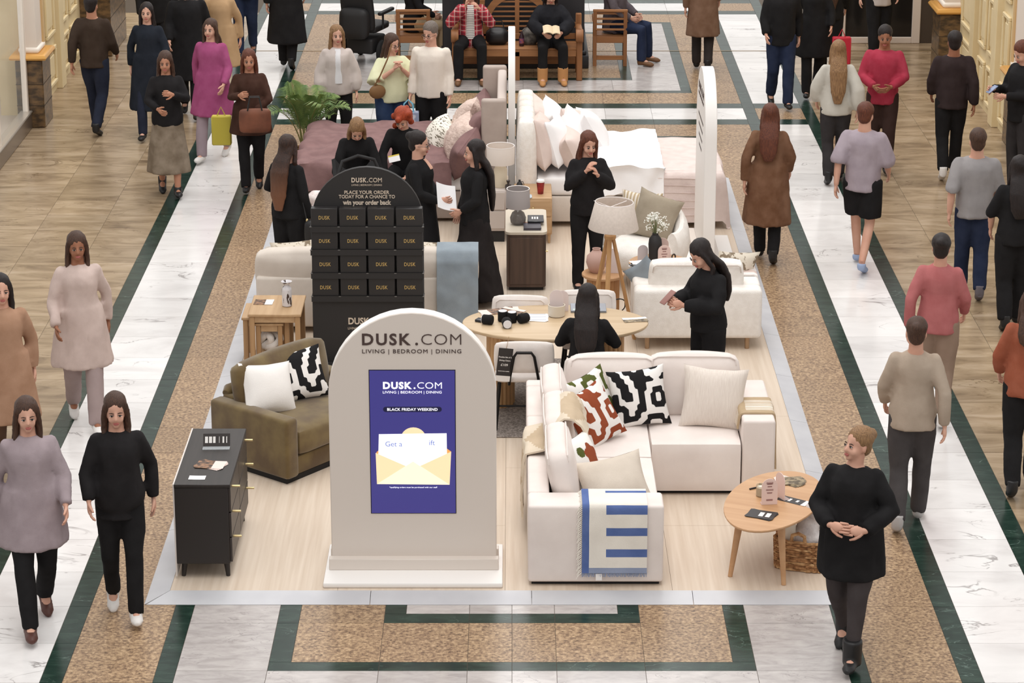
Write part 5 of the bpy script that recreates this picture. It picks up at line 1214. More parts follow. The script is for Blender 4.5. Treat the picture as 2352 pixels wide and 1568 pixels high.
def person(label, x, y, rz, h=1.68, z=0.0, J=None, head=(0, 0, 0), sex='f', skin='light', hair=('long', 'dark'), top=None, bot=None, shoes=None, curl=.5, vox=.014, seed=0, glasses=False, group=None, wide=1.0, bare=(), front=None, boot=0):
    t = thing('person', label, 'person', (x, y, z), rz, group)
    k = h / 1.70; Q = base_pose(); Q.update(J or {})
    P_ = {a: Vector(v) * (k if not a.startswith('h') or a in ('hL', 'hR', 'headp') else 1) for a, v in Q.items()}
    if sex == 'm': wide_s = 1.17
    else: wide_s = 1.0
    P_ = {a: (Vector((v.x * (wide if a[0] == 'h' else wide_s * (.6 + .4 * wide)), v.y, v.z)) if a in ('sL', 'sR', 'hL', 'hR') else v) for a, v in P_.items()}
    tab = [(a, b * k * wide, c * k * wide) for a, b, c in (TORSO_F if sex == 'f' else TORSO_M)]
    g = 1.0 if sex == 'f' else 1.12
    Hm = Euler((R(head[1]), R(head[2]), R(head[0])), 'XYZ').to_matrix(); Hc = P_['headp']; hk = .94 * k ** .5 * (1.0 if sex == 'f' else 1.04)
    HT = lambda v: Hc + Hm @ (Vector(v) * hk)
    # ---- body: one continuous skin surface
    b = MB(); torso(b, P_, tab, -.018)
    for s in 'LR':
        b.tube([P_['s' + s], P_['s' + s].lerp(P_['e' + s], .5), P_['e' + s], P_['e' + s].lerp(P_['w' + s], .45), P_['w' + s]], [r * g * k for r in (.040, .039, .034, .034, .024)], 10)
        b.ell(P_['s' + s], (.042 * k * g,) * 3, None, 10, 7)
        palm(b, P_, s)
        b.tube([P_['h' + s], P_['h' + s].lerp(P_['k' + s], .5), P_['k' + s], P_['k' + s].lerp(P_['a' + s], .35), P_['a' + s]], [r * k for r in (.08, .07, .052, .05, .036)], 10)
        b.tube([P_['a' + s] + Vector((0, .02, -.02)), P_['a' + s].lerp(P_['f' + s], .5), P_['f' + s]], [.035, .035, .022], 8)
    nb = P_['neck']; b.tube([nb + (nb - P_['chest']).normalized() * -.05, nb, HT((0, .018, .05)), HT((0, .01, .10))], [.064 * k, .058 * k * g, .054 * k * g, .05 * k], 10)
    b.ell(HT((0, .014, .150)), (.075 * hk, .094 * hk, .088 * hk), Hm, 18, 12)
    b.ell(HT((0, -.022, .078)), (.058 * hk, .066 * hk, .078 * hk), Hm, 16, 11)
    b.ell(HT((0, -.068, .020)), (.026 * hk, .02 * hk, .02 * hk), Hm, 10, 7)
    b.tube([HT((0, -.080, .125)), HT((0, -.094, .098)), HT((0, -.103, .078)), HT((0, -.088, .066))], [.010 * hk, .0115 * hk, .016 * hk, .012 * hk], 8)
    for sx in (-1, 1): b.ell(HT((sx * .074, .012, .095)), (.010 * hk, .022 * hk, .031 * hk), Hm, 8, 6); b.ell(HT((sx * .035, -.055, .07)), (.028 * hk, .03 * hk, .028 * hk), Hm, 8, 6)
    me = remesh(b, SKIN[skin], vox * .82, 3, .55)
    f = MB()
    for s in 'LR': hand(f, P_, s, curl if not isinstance(curl, dict) else curl[s])
    for sx in (-1, 1):
        f.ell(HT((sx * .030, -.0815, .108)), (.0145 * hk, .008 * hk, .0075 * hk), Hm, 10, 6, 1); f.ell(HT((sx * .030, -.0868, .108)), (.008 * hk, .005 * hk, .0075 * hk), Hm, 8, 6, 2); f.tube([HT((sx * .014, -.086, .112)), HT((sx * .030, -.092, .1175)), HT((sx * .047, -.082, .111))], [.002, .003, .002], 5, 2)
        f.tube([HT((sx * .014, -.086, .126)), HT((sx * .032, -.086, .131)), HT((sx * .048, -.076, .126))], [.0035, .0048, .0025], 5, 4)
    f.ell(HT((0, -.0875, .048)), (.024 * hk, .009 * hk, .006 * hk), Hm, 10, 6, 3); f.ell(HT((0, -.0865, .040)), (.020 * hk, .0095 * hk, .0065 * hk), Hm, 10, 6, 3)
    fm_ = f.mesh('scratch', [SKIN[skin], EYEW, EYED, LIP, BROW], True, 60)
    bm = bmesh.new(); bm.from_mesh(me); bm.from_mesh(fm_); bpy.data.meshes.remove(fm_)
    for m in (EYEW, EYED, LIP, BROW): me.materials.append(m)
    bm.to_mesh(me); bm.free()
    put('body', me, t)
    # ---- hair
    if hair:
        st, hc = hair; hm_ = HAIR[hc]; hb = MB()
        hb.ell(HT((0, .030, .165)), (.088 * hk, .104 * hk, .092 * hk), Hm, 20, 14); hb.ell(HT((0, .058, .105)), (.074 * hk, .062 * hk, .085 * hk), Hm, 16, 10)
        back = (P_['chest'] - P_['pelvis']).normalized(); bx_ = (P_['sL'] - P_['sR']).normalized(); bk_ = bx_.cross(back); bk_ = -bk_ if bk_.dot(Vector((0, 1, 0))) < 0 else bk_
        if st in ('long', 'mid', 'vlong'):
            Ln = {'mid': .10, 'long': .24, 'vlong': .38}[st]; nk = P_['neck']
            cs_ = [(HT((0, .045, .14)), .080, .06), (HT((0, .062, .05)), .086, .056), (nk + bk_ * .085 + back * .03, .095, .05), (nk + bk_ * .13 - back * .08, .105, .045), (nk + bk_ * .145 - back * (.08 + Ln * .6), .09, .036), (nk + bk_ * .14 - back * (.08 + Ln), .045, .02)]
            rings = []
            for c, rx, ry in cs_: rings.append([c + bx_ * (rx * cos(a)) + bk_ * (ry * sin(a)) for a in (2 * pi * j / 14 for j in range(14))])
            hb.loft(rings)
            for sx in (-1, 1):
                hb.tube([HT((sx * .045, -.012, .215)), HT((sx * .080, -.012, .15)), HT((sx * .086, .0, .06)), HT((sx * .088, .012, -.03)), HT((sx * .086, -.005, -.03)) - back * (.10 + (Ln - .1) * .6) - bk_ * .04], [.018, .020, .023, .026, .012], 8)
        elif st == 'bun': hb.ell(HT((0, .115, .185)), (.045, .042, .045), Hm, 12, 8)
        elif st == 'pony':
            hb.ell(HT((0, .108, .15)), (.03, .03, .03), Hm); hb.tube([HT((0, .11, .16)), HT((0, .15, .10)), HT((0, .155, .0)), HT((0, .14, -.12))], [.025, .036, .032, .012], 9)
        elif st == 'curly':
            rr_ = random.Random(seed)
            for i in range(26):
                a = rr_.uniform(0, 2 * pi); zz = rr_.uniform(-.06, .2); yy = sin(a)
                if yy < -.35 and zz < .16: continue
                hb.ell(HT((.098 * cos(a), .02 + .105 * yy, zz)), (.036, .036, .04), Hm, 8, 6)
        elif st == 'bob':
            hb.ell(HT((0, .04, .06)), (.094 * hk, .07 * hk, .10 * hk), Hm)
            for sx in (-1, 1): hb.tube([HT((sx * .05, -.04, .2)), HT((sx * .08, -.035, .13)), HT((sx * .086, -.02, .03)), HT((sx * .07, -.02, -.03))], [.018, .022, .026, .014], 8)
        hme = remesh(hb, hm_, vox * .75, 3, .6, .0035, 40, seed)
        put('hair', hme, t)
    # ---- trousers, skirt, shorts
    if bot:
        kd = bot.get('kind', 'trousers'); bb = MB(); of = bot.get('off', .014)
        if kd in ('trousers', 'shorts'):
            torso(bb, P_, [r for r in tab if r[0] < .12], of * .4)
            for s in 'LR':
                hp, kn_, an = P_['h' + s], P_['k' + s], P_['a' + s]; fl = bot.get('flare', 1.0)
                if kd == 'trousers': bb.tube([hp + Vector((0, 0, .02)), hp.lerp(kn_, .45), kn_, kn_.lerp(an, .5), an + Vector((0, 0, -.015))], [(r + of) * k * wide for r in (.088, .082, .060)] + [(.056 + of) * k * (.5 + .5 * fl), (.050 + of) * k * fl], 12)
                else: bb.tube([hp + Vector((0, 0, .02)), hp.lerp(kn_, .5), hp.lerp(kn_, .85)], [(r + of) * k for r in (.09, .088, .085)], 12)
        else:
            le = bot.get('len', .35); c0 = P_['pelvis']; az = (P_['aL'] + P_['aR']) / 2; rings = []; rx0, rx1 = .155 * k * wide, bot.get('w', .25) * k
            for i in range(9):
                u = i / 8; c = c0.lerp(Vector((az.x, az.y, 0)), 0) + Vector((0, 0, .10 * k)); zz = c.z + (le - c.z) * u; sw = Vector((az.x, az.y, 0)) * .5 * u
                rings.append([Vector((c0.x, c0.y, zz)) + sw + Vector((cos(a) * (rx0 + (rx1 - rx0) * u), sin(a) * (rx0 * .75 + (rx1 * .85 - rx0 * .75) * u), 0)) * (1 + .05 * u * sin(7 * a + seed)) for a in (2 * pi * j / 36 for j in range(36))])
            bb.loft(rings)
        put('trousers' if kd == 'trousers' else kd, remesh(bb, bot['c'], vox, 4, .45, bot.get('wr', .007), 11, seed + 1), t)
    # ---- top
    if top:
        tb = MB(); of = top.get('off', .022); ln = top.get('len', .0)
        tr = [(a, b_ + of * .6 * min(1, (1.02 - a) * 2.2), c + of * min(1, (1.02 - a) * 2.2)) for a, b_, c in tab if a > ln - .25 and a < 1.0]
        torso(tb, P_, [(ln - .12, tab[2][1] * top.get('hem', 1.0) + of * .6, tab[2][2] * top.get('hem', 1.0) + of)] + [r for r in tr if r[0] > ln - .05] + [(1.0, .072 * k, .064 * k)])
        for s in 'LR':
            sh_, el, wr_2 = P_['s' + s], P_['e' + s], P_['w' + s]; sv = top.get('slv', 'long'); pf = top.get('puff', 0)
            if sv == 'long': tb.tube([sh_, sh_.lerp(el, .5), el, el.lerp(wr_2, .55), el.lerp(wr_2, .96)], [(r + of * .45) * g * k + q for r, q in ((.044, 0), (.044, pf * .5), (.039, pf), (.036, pf * 1.1), (.029, pf * .3))], 11)
            elif sv == 'half': tb.tube([sh_, sh_.lerp(el, .5), el, el.lerp(wr_2, .12)], [(r + of * .45) * g * k + q for r, q in ((.046, 0), (.049, pf * .5), (.050, pf), (.048, pf * .6))], 11)
            else: tb.tube([sh_, sh_.lerp(el, .6)], [(.058 + of * .7) * g * k, (.056 + of * .7) * g * k], 11)
            tb.ell(sh_, ((.050 * g + of * .3) * k,) * 3, None, 10, 7)
        if 'coat' in top:      # long coat skirt hanging from the waist
            le = top['coat']; c0 = P_['pelvis']; az = (P_['aL'] + P_['aR']) / 2; rings = []
            for i in range(8):
                u = i / 7; zz = (c0.z + .14 * k) + (le - c0.z - .14 * k) * u; sw = Vector((az.x, az.y, 0)) * .45 * u; r0 = (.155 + of) * k * wide; r1 = top.get('cw', .24) * k
                rings.append([Vector((c0.x, c0.y, zz)) + sw + Vector((cos(a) * (r0 + (r1 - r0) * u), sin(a) * (r0 * .78 + (r1 * .86 - r0 * .78) * u), 0)) * (1 + .04 * u * sin(6 * a + seed)) for a in (2 * pi * j / 30 for j in range(30))])
            tb.loft(rings)
        if top.get('hood'): tb.ell(P_['neck'] + Vector((0, .07, .03)), (.11, .06, .06), None, 12, 8)
        put('coat' if 'coat' in top else 'top', remesh(tb, top['c'], vox, 4, .45, top.get('wr', .008), 10, seed), t)
    if front:          # what shows between the open edges of a jacket
        fm2, fw, t0, t1 = front; of = (top or {}).get('off', .02); rows = []
        for i in range(13):
            tt = t0 + (t1 - t0) * i / 12; c = smooth_spine(P_, tt); tg = (smooth_spine(P_, min(1, tt + .1)) - smooth_spine(P_, tt - .1)).normalized()
            x_ = (P_['sL'] - P_['sR']); x_ = (x_ - tg * x_.dot(tg)).normalized(); y_ = tg.cross(x_)
            rr_ = 0
            for (a0, _, c0), (a1, _, c1) in zip(tab, tab[1:]):
                if a0 <= tt <= a1: rr_ = c0 + (c1 - c0) * (tt - a0) / (a1 - a0)
            rr_ += of * min(1, (1.02 - tt) * 2.2) + .001
            rows.append([c - y_ * (rr_ * (1 - .12 * q * q)) + x_ * (fw * q * (1 - .25 * i / 12)) for q in (-1, -.5, 0, .5, 1)])
        MB().grid(lambda u, v: rows[min(12, int(round(v * 12)))][min(4, int(round(u * 4)))], 4, 12, None, -.008).build('shirt_front', fm2, t, ang=70)
    # ---- shoes
    if shoes:
        for s in 'LR':
            a_, f_ = P_['a' + s], P_['f' + s]; sm = MB(); hl = a_ + Vector((0, .045, 0)); hl.z = max(.03, a_.z - .045)
            if f_.z < .06: hl.z = max(hl.z, .03)
            sm.tube([hl, hl.lerp(f_, .45) + Vector((0, 0, .012)), f_ + Vector((0, 0, .004)), f_ + (f_ - hl).normalized() * .045], [.040, .045, .044, .02], 10, flat=.8); sm.tube([a_ + Vector((0, .01, -.045)), a_ + Vector((0, .008, bare and -.01 or .045 + boot))], [.048 + boot * .2, bare and .046 or .05 + boot * .22], 10)
            o = put('shoe', remesh(sm, shoes, .012, 2, .6), t)
    if glasses:
        gm = MB()
        for sx in (-1, 1):
            gm.tube([HT((sx * .032 + .024 * cos(a), -.098, .106 + .018 * sin(a))) for a in (2 * pi * i / 16 for i in range(16))], .0022, 5, loop=True); gm.tube([HT((sx * .056, -.097, .108)), HT((sx * .078, -.05, .108)), HT((sx * .078, .02, .10))], .002, 5)
        gm.tube([HT((-.009, -.099, .108)), HT((.009, -.099, .108))], .002, 5); gm.build('glasses', M('glasses_dark', (40, 30, 30), .3), t)
    t['_h'] = h
    del t['_h']
    return t
BLK = cloth('black', (36, 35, 36), 6); BLK2 = cloth('black_knit', (40, 38, 39), 8); CHAR = cloth('charcoal', (58, 55, 56)); NAVY = cloth('navy', (44, 48, 62)); DEN = cloth('denim', (58, 74, 104), 14); DEN2 = cloth('denim_dark', (46, 54, 76), 10)
SHB = M('shoe_black', (32, 31, 32), .45); SHW = M('shoe_white', (224, 220, 216), .6); SHBR = M('shoe_brown', (112, 78, 50), .6); SUE = M('suede_tan', (190, 138, 88), .95)

# ---- the cast: people who stand still
person('woman in black jumper walking past the platform corner at lower right', 2.27, 15.64, R(-20), 1.66, 0, dict(walk(1, .9), eR=(-.24, -.03, 1.12), wR=(-.10, -.24, 1.06), eL=(.26, .0, 1.13), wL=(.13, -.22, 1.04), hdL=(-.9, -.3, .1), hdR=(.9, -.3, .1)), (-38, -8, 0), 'f', 'light', ('bun', 'blonde'), dict(c=BLK, off=.035, len=.0, puff=.012, coat=.62, cw=.235, wr=.012), dict(c=cloth('grey_legging', (72, 66, 66)), off=.004, flare=.85), SHB, .6, seed=1, wide=1.12, boot=.09)
person('woman in black with long dark hair looking down at her phone', 1.64, 20.02, R(-62), 1.66, PZ, dict(chest=(0, -.03, 1.22), headp=(0, -.045, 1.47), neck=(0, -.01, 1.43), eR=(-.22, -.06, 1.14), wR=(-.07, -.29, 1.16), eL=(.22, -.06, 1.14), wL=(.05, -.29, 1.15), hdL=(-.3, -.8, .3), hdR=(.3, -.8, .3)), (0, 32, 0), 'f', 'light', ('long', 'dark'), dict(c=BLK, off=.035, len=.06, puff=.02), dict(c=BLK, off=.02, flare=1.7), SHB, .9, seed=2)
tag(MB().box(-.037, .037, -.006, .006, -.075, .075, .006, 2).build('mobile_phone', M('phone_pink', (150, 108, 100), .4), None, loc=(1.285, 19.86, PZ + 1.19), rot=(R(-50), 0, R(-62))), 'phone held by the long-haired woman in black', 'phone')
person('woman in black seated at the dining table with her back to us', .62, 19.78, pi - .1, 1.66, RZ, dict(seat(.47, .10, .42), eL=(.24, -.10, .80), wL=(.10, -.40, .78), eR=(-.24, -.10, .80), wR=(-.12, -.38, .78), kL=(.12, -.4, .53), kR=(-.36, -.30, .55), aR=(-.62, -.16, .09), fR=(-.72, -.22, .03)), (0, 18, 0), 'f', 'light', ('long', 'dark'), dict(c=BLK, off=.03, len=.0), dict(c=cloth('leather_grey', (62, 66, 70)), off=.012), SHB, .5, seed=3)
person('woman with long brown ombre hair in black jumper left of the display', -2.16, 23.55, R(150), 1.66, PZ, dict(wL=(.20, -.20, 1.05), eL=(.24, .0, 1.13)), (10, 10, 0), 'f', 'light', ('vlong', 'ombre'), dict(c=BLK, off=.03, len=.0), dict(c=BLK, off=.012, flare=1.2), SHB, .5, seed=4)
text(bpy.data.objects[[o.name for o in COL.objects if o.get('label', '').startswith('woman with long brown ombre')][0]], 'kids', .085, (.0, .158, 1.16), white_ink, rot=(pi / 2, 0, pi), bold=.002, ext=.004)
person('woman with glasses in a long black coat holding papers', -.90, 23.62, R(78), 1.68, PZ, dict(eR=(-.22, -.05, 1.12), wR=(-.10, -.22, 1.03), eL=(.23, -.03, 1.12), wL=(.10, -.20, 1.01), hdR=(.2, -.9, .1), hdL=(-.2, -.9, .0)), (0, 6, 0), 'f', 'light', ('bun', 'dark'), dict(c=BLK, off=.03, len=.0, coat=.42, cw=.27), dict(c=BLK, off=.006), SHB, .7, seed=5, glasses=True, front=(SKIN['light'], .035, .72, .97))
tag(MB().grid(lambda u, v: ((u - .5) * .21, .02 * sin(u * 3), (v - .5) * .28), 8, 8, None, .003).build('papers', paper, None, loc=(-.63, 23.50, PZ + 1.06), rot=(R(-42), R(18), R(25))), 'white sheets of paper held by the woman in glasses', 'papers')
person('woman with very long black hair and a long black skirt', -.36, 23.50, R(-80), 1.62, PZ, dict(eR=(-.23, -.03, 1.12), wR=(-.18, -.12, .92), eL=(.22, -.02, 1.12), wL=(.12, -.16, 1.0)), (0, 4, 0), 'f', 'light', ('vlong', 'dark'), dict(c=BLK, off=.035, len=-.05), dict(kind='skirt', c=cloth('skirt_black', (44, 40, 40)), len=.08, w=.33, wr=.012), SHB, .5, seed=6)
person('woman with auburn hair in a black sweater near the tripod lamp', .74, 23.86, R(10), 1.62, PZ, dict(eR=(-.22, -.05, 1.14), wR=(-.05, -.17, 1.32), eL=(.22, -.07, 1.13), wL=(.06, -.20, 1.28), hdR=(.4, -.2, .8), hdL=(-.4, -.2, .8)), (6, 14, 0), 'f', 'light', ('long', 'auburn'), dict(c=BLK2, off=.03, len=-.04, puff=.015), dict(c=BLK, off=.01), SHB, .9, seed=7)
person('woman with long light brown hair and a pale jacket beside the palm', -2.06, 29.2, R(8), 1.62, 0, {}, (6, 0, 0), 'f', 'light', ('vlong', 'blonde'), dict(c=cloth('jacket_pale', (204, 192, 186)), off=.03, len=-.02, puff=.032, wr=.012), dict(c=BLK, off=.01, flare=1.35), SHB, .4, seed=8, front=(cloth('tee_white', (230, 228, 230)), .04, .12, .93))
person('woman in a lime green knit top with clasped hands', -1.40, 28.80, R(22), 1.60, 0, dict(eR=(-.25, -.10, 1.12), wR=(-.05, -.22, 1.30), eL=(.25, -.10, 1.12), wL=(.05, -.22, 1.30), hdR=(.45, -.1, .8), hdL=(-.45, -.1, .8)), (22, 10, 0), 'f', 'light', ('long', 'brown'), dict(c=cloth('lime', (222, 222, 186)), off=.028, len=.0, slv='half', puff=.05, wr=.01), dict(c=DEN, off=.018), SHB, .9, seed=9, glasses=True, wide=1.22)
tag(MB().ell((0, 0, 0), (.10, .04, .085)).tube([(-.04, -.0, .06), (.02, -.06, .20), (.10, -.10, .40), (.17, -.04, .56)], .009, 6).build('shoulder_bag', M('bag_tan', (128, 94, 58), .6), None, loc=(-1.56, 28.58, .96), rot=(0, 0, .3)), 'tan crossbody bag worn by the woman in lime green', 'bag')
person('grey-haired man in a cream sweatshirt and black trousers', -.94, 28.66, R(-12), 1.77, 0, {}, (-14, 10, 0), 'm', 'light', ('short', 'grey'), dict(c=cloth('cream_sweat', (232, 222, 210)), off=.02, len=.0, wr=.01), dict(c=BLK, off=.012), SHB, .5, seed=10, glasses=True)
bagm = M('gift_bag_print', (150, 160, 186), .6, (210, 210, 220), scale=14, lo=.45, hi=.55); ht = M('bag_handle_blue', (120, 184, 210), .5)
t = thing('shopping_bag', 'pale blue patterned carrier bag hanging from the man in cream', 'bag', (-1.20, 28.52, .46)); bx('bag_body', bagm, t, -.12, .12, -.05, .05, 0, .28, .006, 1)
for yy in (-.04, .04): MB().tube([(-.06, yy, .27), (-.05, yy * .5, .37), (0, 0, .42), (.05, yy * .5, .37), (.06, yy, .27)], .008, 6).build('bag_handle', ht, t)
# seated on the mauve bed with a baby seat
person('blonde woman in black bending over the baby seat on the mauve bed', -1.66, 26.10, R(6), 1.64, PZ, dict(seat(.50, .08, .36, .20), wL=(.10, -.46, .55), wR=(-.14, -.46, .55), eL=(.24, -.28, .72), eR=(-.24, -.28, .72)), (0, 50, 0), 'f', 'light', ('long', 'blonde'), dict(c=BLK, off=.03, len=.0), dict(c=BLK, off=.012), SHB, .6, seed=11)
person('red-haired woman in black looking down on the mauve bed', -1.14, 26.34, R(-10), 1.64, PZ, dict(seat(.52, .10, .40, .12), wL=(.08, -.40, .62), wR=(-.16, -.40, .62)), (0, 38, 0), 'f', 'light', ('curly', 'red'), dict(c=BLK, off=.03, len=.0), dict(c=BLK, off=.012), SHB, .6, seed=12)
t = thing('baby_seat', 'black baby car seat with a hoop handle before the blonde woman', 'baby seat', (-1.58, 25.50, PZ), R(15))
mb = MB(); mb.grid(lambda u, v: ((u - .5) * .42, -.32 + .64 * v, .40 + .30 * (2 * v - 1) ** 2 * (1 if v > .5 else .5) + .16 * (2 * u - 1) ** 2), 12, 16, None, .05); mb.build('shell', sb, t)
MB().tube([(-.21, .0, .52), (-.22, .0, .75), (-.17, .02, .88), (0, .03, .93), (.17, .02, .88), (.22, .0, .75), (.21, .0, .52)], .019, 9).build('handle', sb, t).rotation_euler = (R(-6), 0, 0)
puffbox(MB(), -.15, .15, -.2, .24, .40, .50, .04, .02).build('liner', M('liner_white', (224, 214, 214), .9, (190, 150, 150), scale=20), t); bx('frame_foot', sb, t, -.18, .18, -.24, .24, 0, .37, .03, 2)
tag(MB().box(-.06, .06, -.002, .002, 0, .075, mi=0).box(-.06, .06, -.0025, .0025, .06, .075, mi=1).build('warning_label', [paper, M('label_yellow', (214, 190, 70), .5)], None, loc=(-1.24, 25.92, PZ + .78), rot=(R(-30), R(-12), .1)), 'white and yellow safety label beside the red-haired woman', 'label')
bk_bag = M('bag_black_leather', (34, 33, 34), .4)
t = thing('handbag', 'black leather handbag on a thin strap beside the left woman', 'bag', (-1.86, 23.36, PZ + .62)); puffbox(MB(), -.13, .13, -.05, .05, 0, .24, .03, .01).build('bag_body', bk_bag, t); MB().tube([(-.11, 0, .22), (-.16, .05, .45), (-.24, .10, .72)], .006, 6).build('strap', bk_bag, t); MB().ell((-.11, -.01, .24), (.012, .012, .02)).build('buckle', brass, t)
# on the benches
def bandsM(name, c0, c1, c2, sx, sz):
    m = M(name, c0, .9); t = m.node_tree; L = t.links.new; tc = nd(t, 'ShaderNodeTexCoord'); out = None
    for ax, sc, c in (('X', sx, c1), ('Z', sz, c1), ('X', sx * 1.01, c2), ('Z', sz * 1.01, c2)):
        if not sc: continue
        w = nd(t, 'ShaderNodeTexWave', wave_type='BANDS', bands_direction=ax); w.inputs['Scale'].default_value = sc; w.inputs['Phase Offset'].default_value = 0 if c is c1 else 2.2; L(tc.outputs['Object'], w.inputs[0])
        r = nd(t, 'ShaderNodeMapRange'); r.inputs[1].default_value = .55 if c is c1 else .93; r.inputs[2].default_value = .6 if c is c1 else .95; r.inputs[4].default_value = .6; L(w.outputs['Fac'], r.inputs[0])
        x = nd(t, 'ShaderNodeMix', data_type='RGBA'); L(r.outputs[0], x.inputs[0]); x.inputs[7].default_value = (*S(*c), 1)
        if out: L(out, x.inputs[6])
        else: x.inputs[6].default_value = (*S(*c0), 1)
        out = x.outputs[2]
    L(out, t.nodes['Principled BSDF'].inputs['Base Color'])
    return m
plaid = bandsM('cloth_plaid', (196, 58, 72), (104, 34, 46), (210, 190, 180), 4.2, 4.2); STRIPE = bandsM('cloth_breton', (228, 222, 216), (40, 38, 44), (228, 222, 216), 0, 13)
person('person in a red plaid shirt sitting on the arched bench', -.56, 33.62, R(0), 1.68, 0, dict(seat(.45, .14, .40), eL=(.28, -.16, .80), wL=(.12, -.26, 1.02), eR=(-.28, -.16, .80), wR=(-.06, -.28, 1.06), hdR=(.2, -.2, .9)), (-10, 6, 0), 'f', 'light', ('mid', 'brown'), dict(c=plaid, off=.04, len=-.10, puff=.02), dict(c=BLK, off=.014), SHBR, .8, seed=13, front=(STRIPE, .055, .08, .94))
person('person in a black puffer coat reading on the arched bench', .52, 33.62, R(4), 1.66, 0, dict(seat(.45, .12, .42), wL=(.12, -.34, .70), wR=(-.12, -.34, .70), eL=(.25, -.12, .78), eR=(-.25, -.12, .78)), (0, 26, 0), 'f', 'light', ('mid', 'dark'), dict(c=cloth('puffer_black', (40, 40, 44)), off=.06, len=-.12, puff=.025, wr=.014), dict(c=BLK, off=.012), SUE, .8, seed=14, boot=.11)
t = thing('open_book', 'open paperback in the hands of the bench reader', 'book', (.53, 33.22, .74), R(4)); t.rotation_euler = (R(25), 0, R(4))
for s in (-1, 1): MB().grid(lambda u, v: (s * u * .11, (v - .5) * .17, .02 * sin(u * pi)), 8, 4, None, .012).build('page_block', M('page_cream', (224, 204, 170), .7), t)
person('person in beige trousers sitting in the left slatted chair', -1.38, 34.74, R(100), 1.7, 0, dict(seat(.44, .1, .42)), (0, 10, 0), 'f', 'light', ('mid', 'brown'), dict(c=BLK, off=.03, len=-.05), dict(c=cloth('beige_trouser', (186, 164, 134), 12), off=.03), SHB, .5, seed=15)
person('person in jeans sitting sideways in the right slatted chair', 1.42, 34.66, R(70), 1.74, 0, dict(seat(.44, .12, .44)), (0, 14, 0), 'm', 'light', ('short', 'brown'), dict(c=cloth('grey_plaid', (104, 96, 100), 20), off=.035, len=-.05), dict(c=DEN2, off=.016), SHBR, .5, seed=16)
t = thing('black_handbag', 'soft black bag on the bench beside the plaid shirt', 'bag', (-.20, 33.72, .446)); puffbox(MB(), -.14, .14, -.09, .09, 0, .22, .07, .02).build('bag_body', bk_bag, t); MB().tube([(-.10, 0, .2), (-.06, .02, .32), (.06, .02, .32), (.10, 0, .2)], .008, 6).build('bag_handle', bk_bag, t)
t = thing('grocery_bag', 'grey patterned bag and bottle on the bench by the reader', 'bag', (.24, 33.72, .446)); puffbox(MB(), -.10, .10, -.07, .07, 0, .22, .05, .015).build('bag_body', M('bag_grey', (130, 124, 116), .7, (70, 66, 62), scale=14), t); MB().tube([(-.07, 0, .2), (0, 0, .32), (.07, 0, .2)], .007, 6).build('bag_handle', bk_bag, t)
t = thing('drink_bottle', 'dark drink bottle with a colourful label on the bench', 'bottle', (.13, 33.60, .446)); MB().lathe([(.03, 0), (.034, .01), (.034, .13), (.014, .18), (.013, .2), (0, .2)], n=16, cap=False).build('bottle', M('bottle_dark', (54, 34, 40), .2), t); MB().lathe([(.0345, .04), (.0345, .11)], n=16, cap=False).build('bottle_label', M('label_mix', (170, 90, 60), .5, (80, 60, 120), scale=30), t)

# ---- passers-by on both walkways
def C(*a): return cloth(*a)
GX = 'passers-by on the left walkway'; GR = 'passers-by on the right walkway'
V2 = .018
# left walkway
person('dark figure in a brown jacket walking away by the shop window', -5.15, 30.5, R(170), 1.74, 0, walk(1), (0, 0, 0), 'm', 'mid', ('short', 'dark'), dict(c=C('brown_dark', (66, 54, 46)), off=.03, len=-.05), dict(c=NAVY, off=.014), SHB, .5, V2, 21, group=GX)
person('person in a long dark navy dress walking on the left', -4.45, 30.3, R(0), 1.68, 0, walk(-1), (0, 0, 0), 'f', 'light', ('long', 'dark'), dict(c=C('navy_deep', (40, 44, 52)), off=.03, len=.0, coat=.36, cw=.27), dict(c=NAVY, off=.01), SHB, .5, V2, 22, group=GX)
person('tall person in a black coat behind the navy dress', -4.1, 31.4, R(5), 1.80, 0, walk(1), (0, 0, 0), 'm', 'light', ('short', 'dark'), dict(c=BLK, off=.035, len=.0, coat=.50, cw=.27), dict(c=BLK, off=.014), SHB, .5, V2, 23, group=GX)
person('woman with brown hair and a checked grey skirt on the left walkway', -3.86, 27.55, R(12), 1.66, 0, dict(walk(1, .7), eR=(-.22, -.06, 1.14), wR=(-.12, -.26, 1.08), eL=(.22, -.08, 1.15), wL=(.05, -.24, 1.24)), (-10, 6, 0), 'f', 'mid', ('long', 'brown'), dict(c=BLK2, off=.03, len=.0), dict(kind='skirt', c=C('grey_check', (146, 132, 116), 30), len=.28, w=.26), SHB, .7, V2, 24, group=GX)
person('person in a magenta pink coat on the left walkway', -3.55, 29.2, R(-14), 1.70, 0, walk(-1), (0, 0, 0), 'f', 'light', ('mid', 'brown'), dict(c=C('magenta', (164, 84, 124), 14), off=.035, len=.0, coat=.55, cw=.27), dict(c=C('lilac_grey', (156, 140, 146)), off=.014), SHW, .5, V2, 25, group=GX)
person('person in a beige coat behind the pink coat', -3.75, 31.9, R(0), 1.72, 0, walk(1), (0, 0, 0), 'f', 'light', ('long', 'blonde'), dict(c=C('camel', (184, 152, 116)), off=.035, len=.0, coat=.55, cw=.26), dict(c=C('cream_t', (200, 186, 164)), off=.014), SHBR, .5, V2, 26, group=GX)
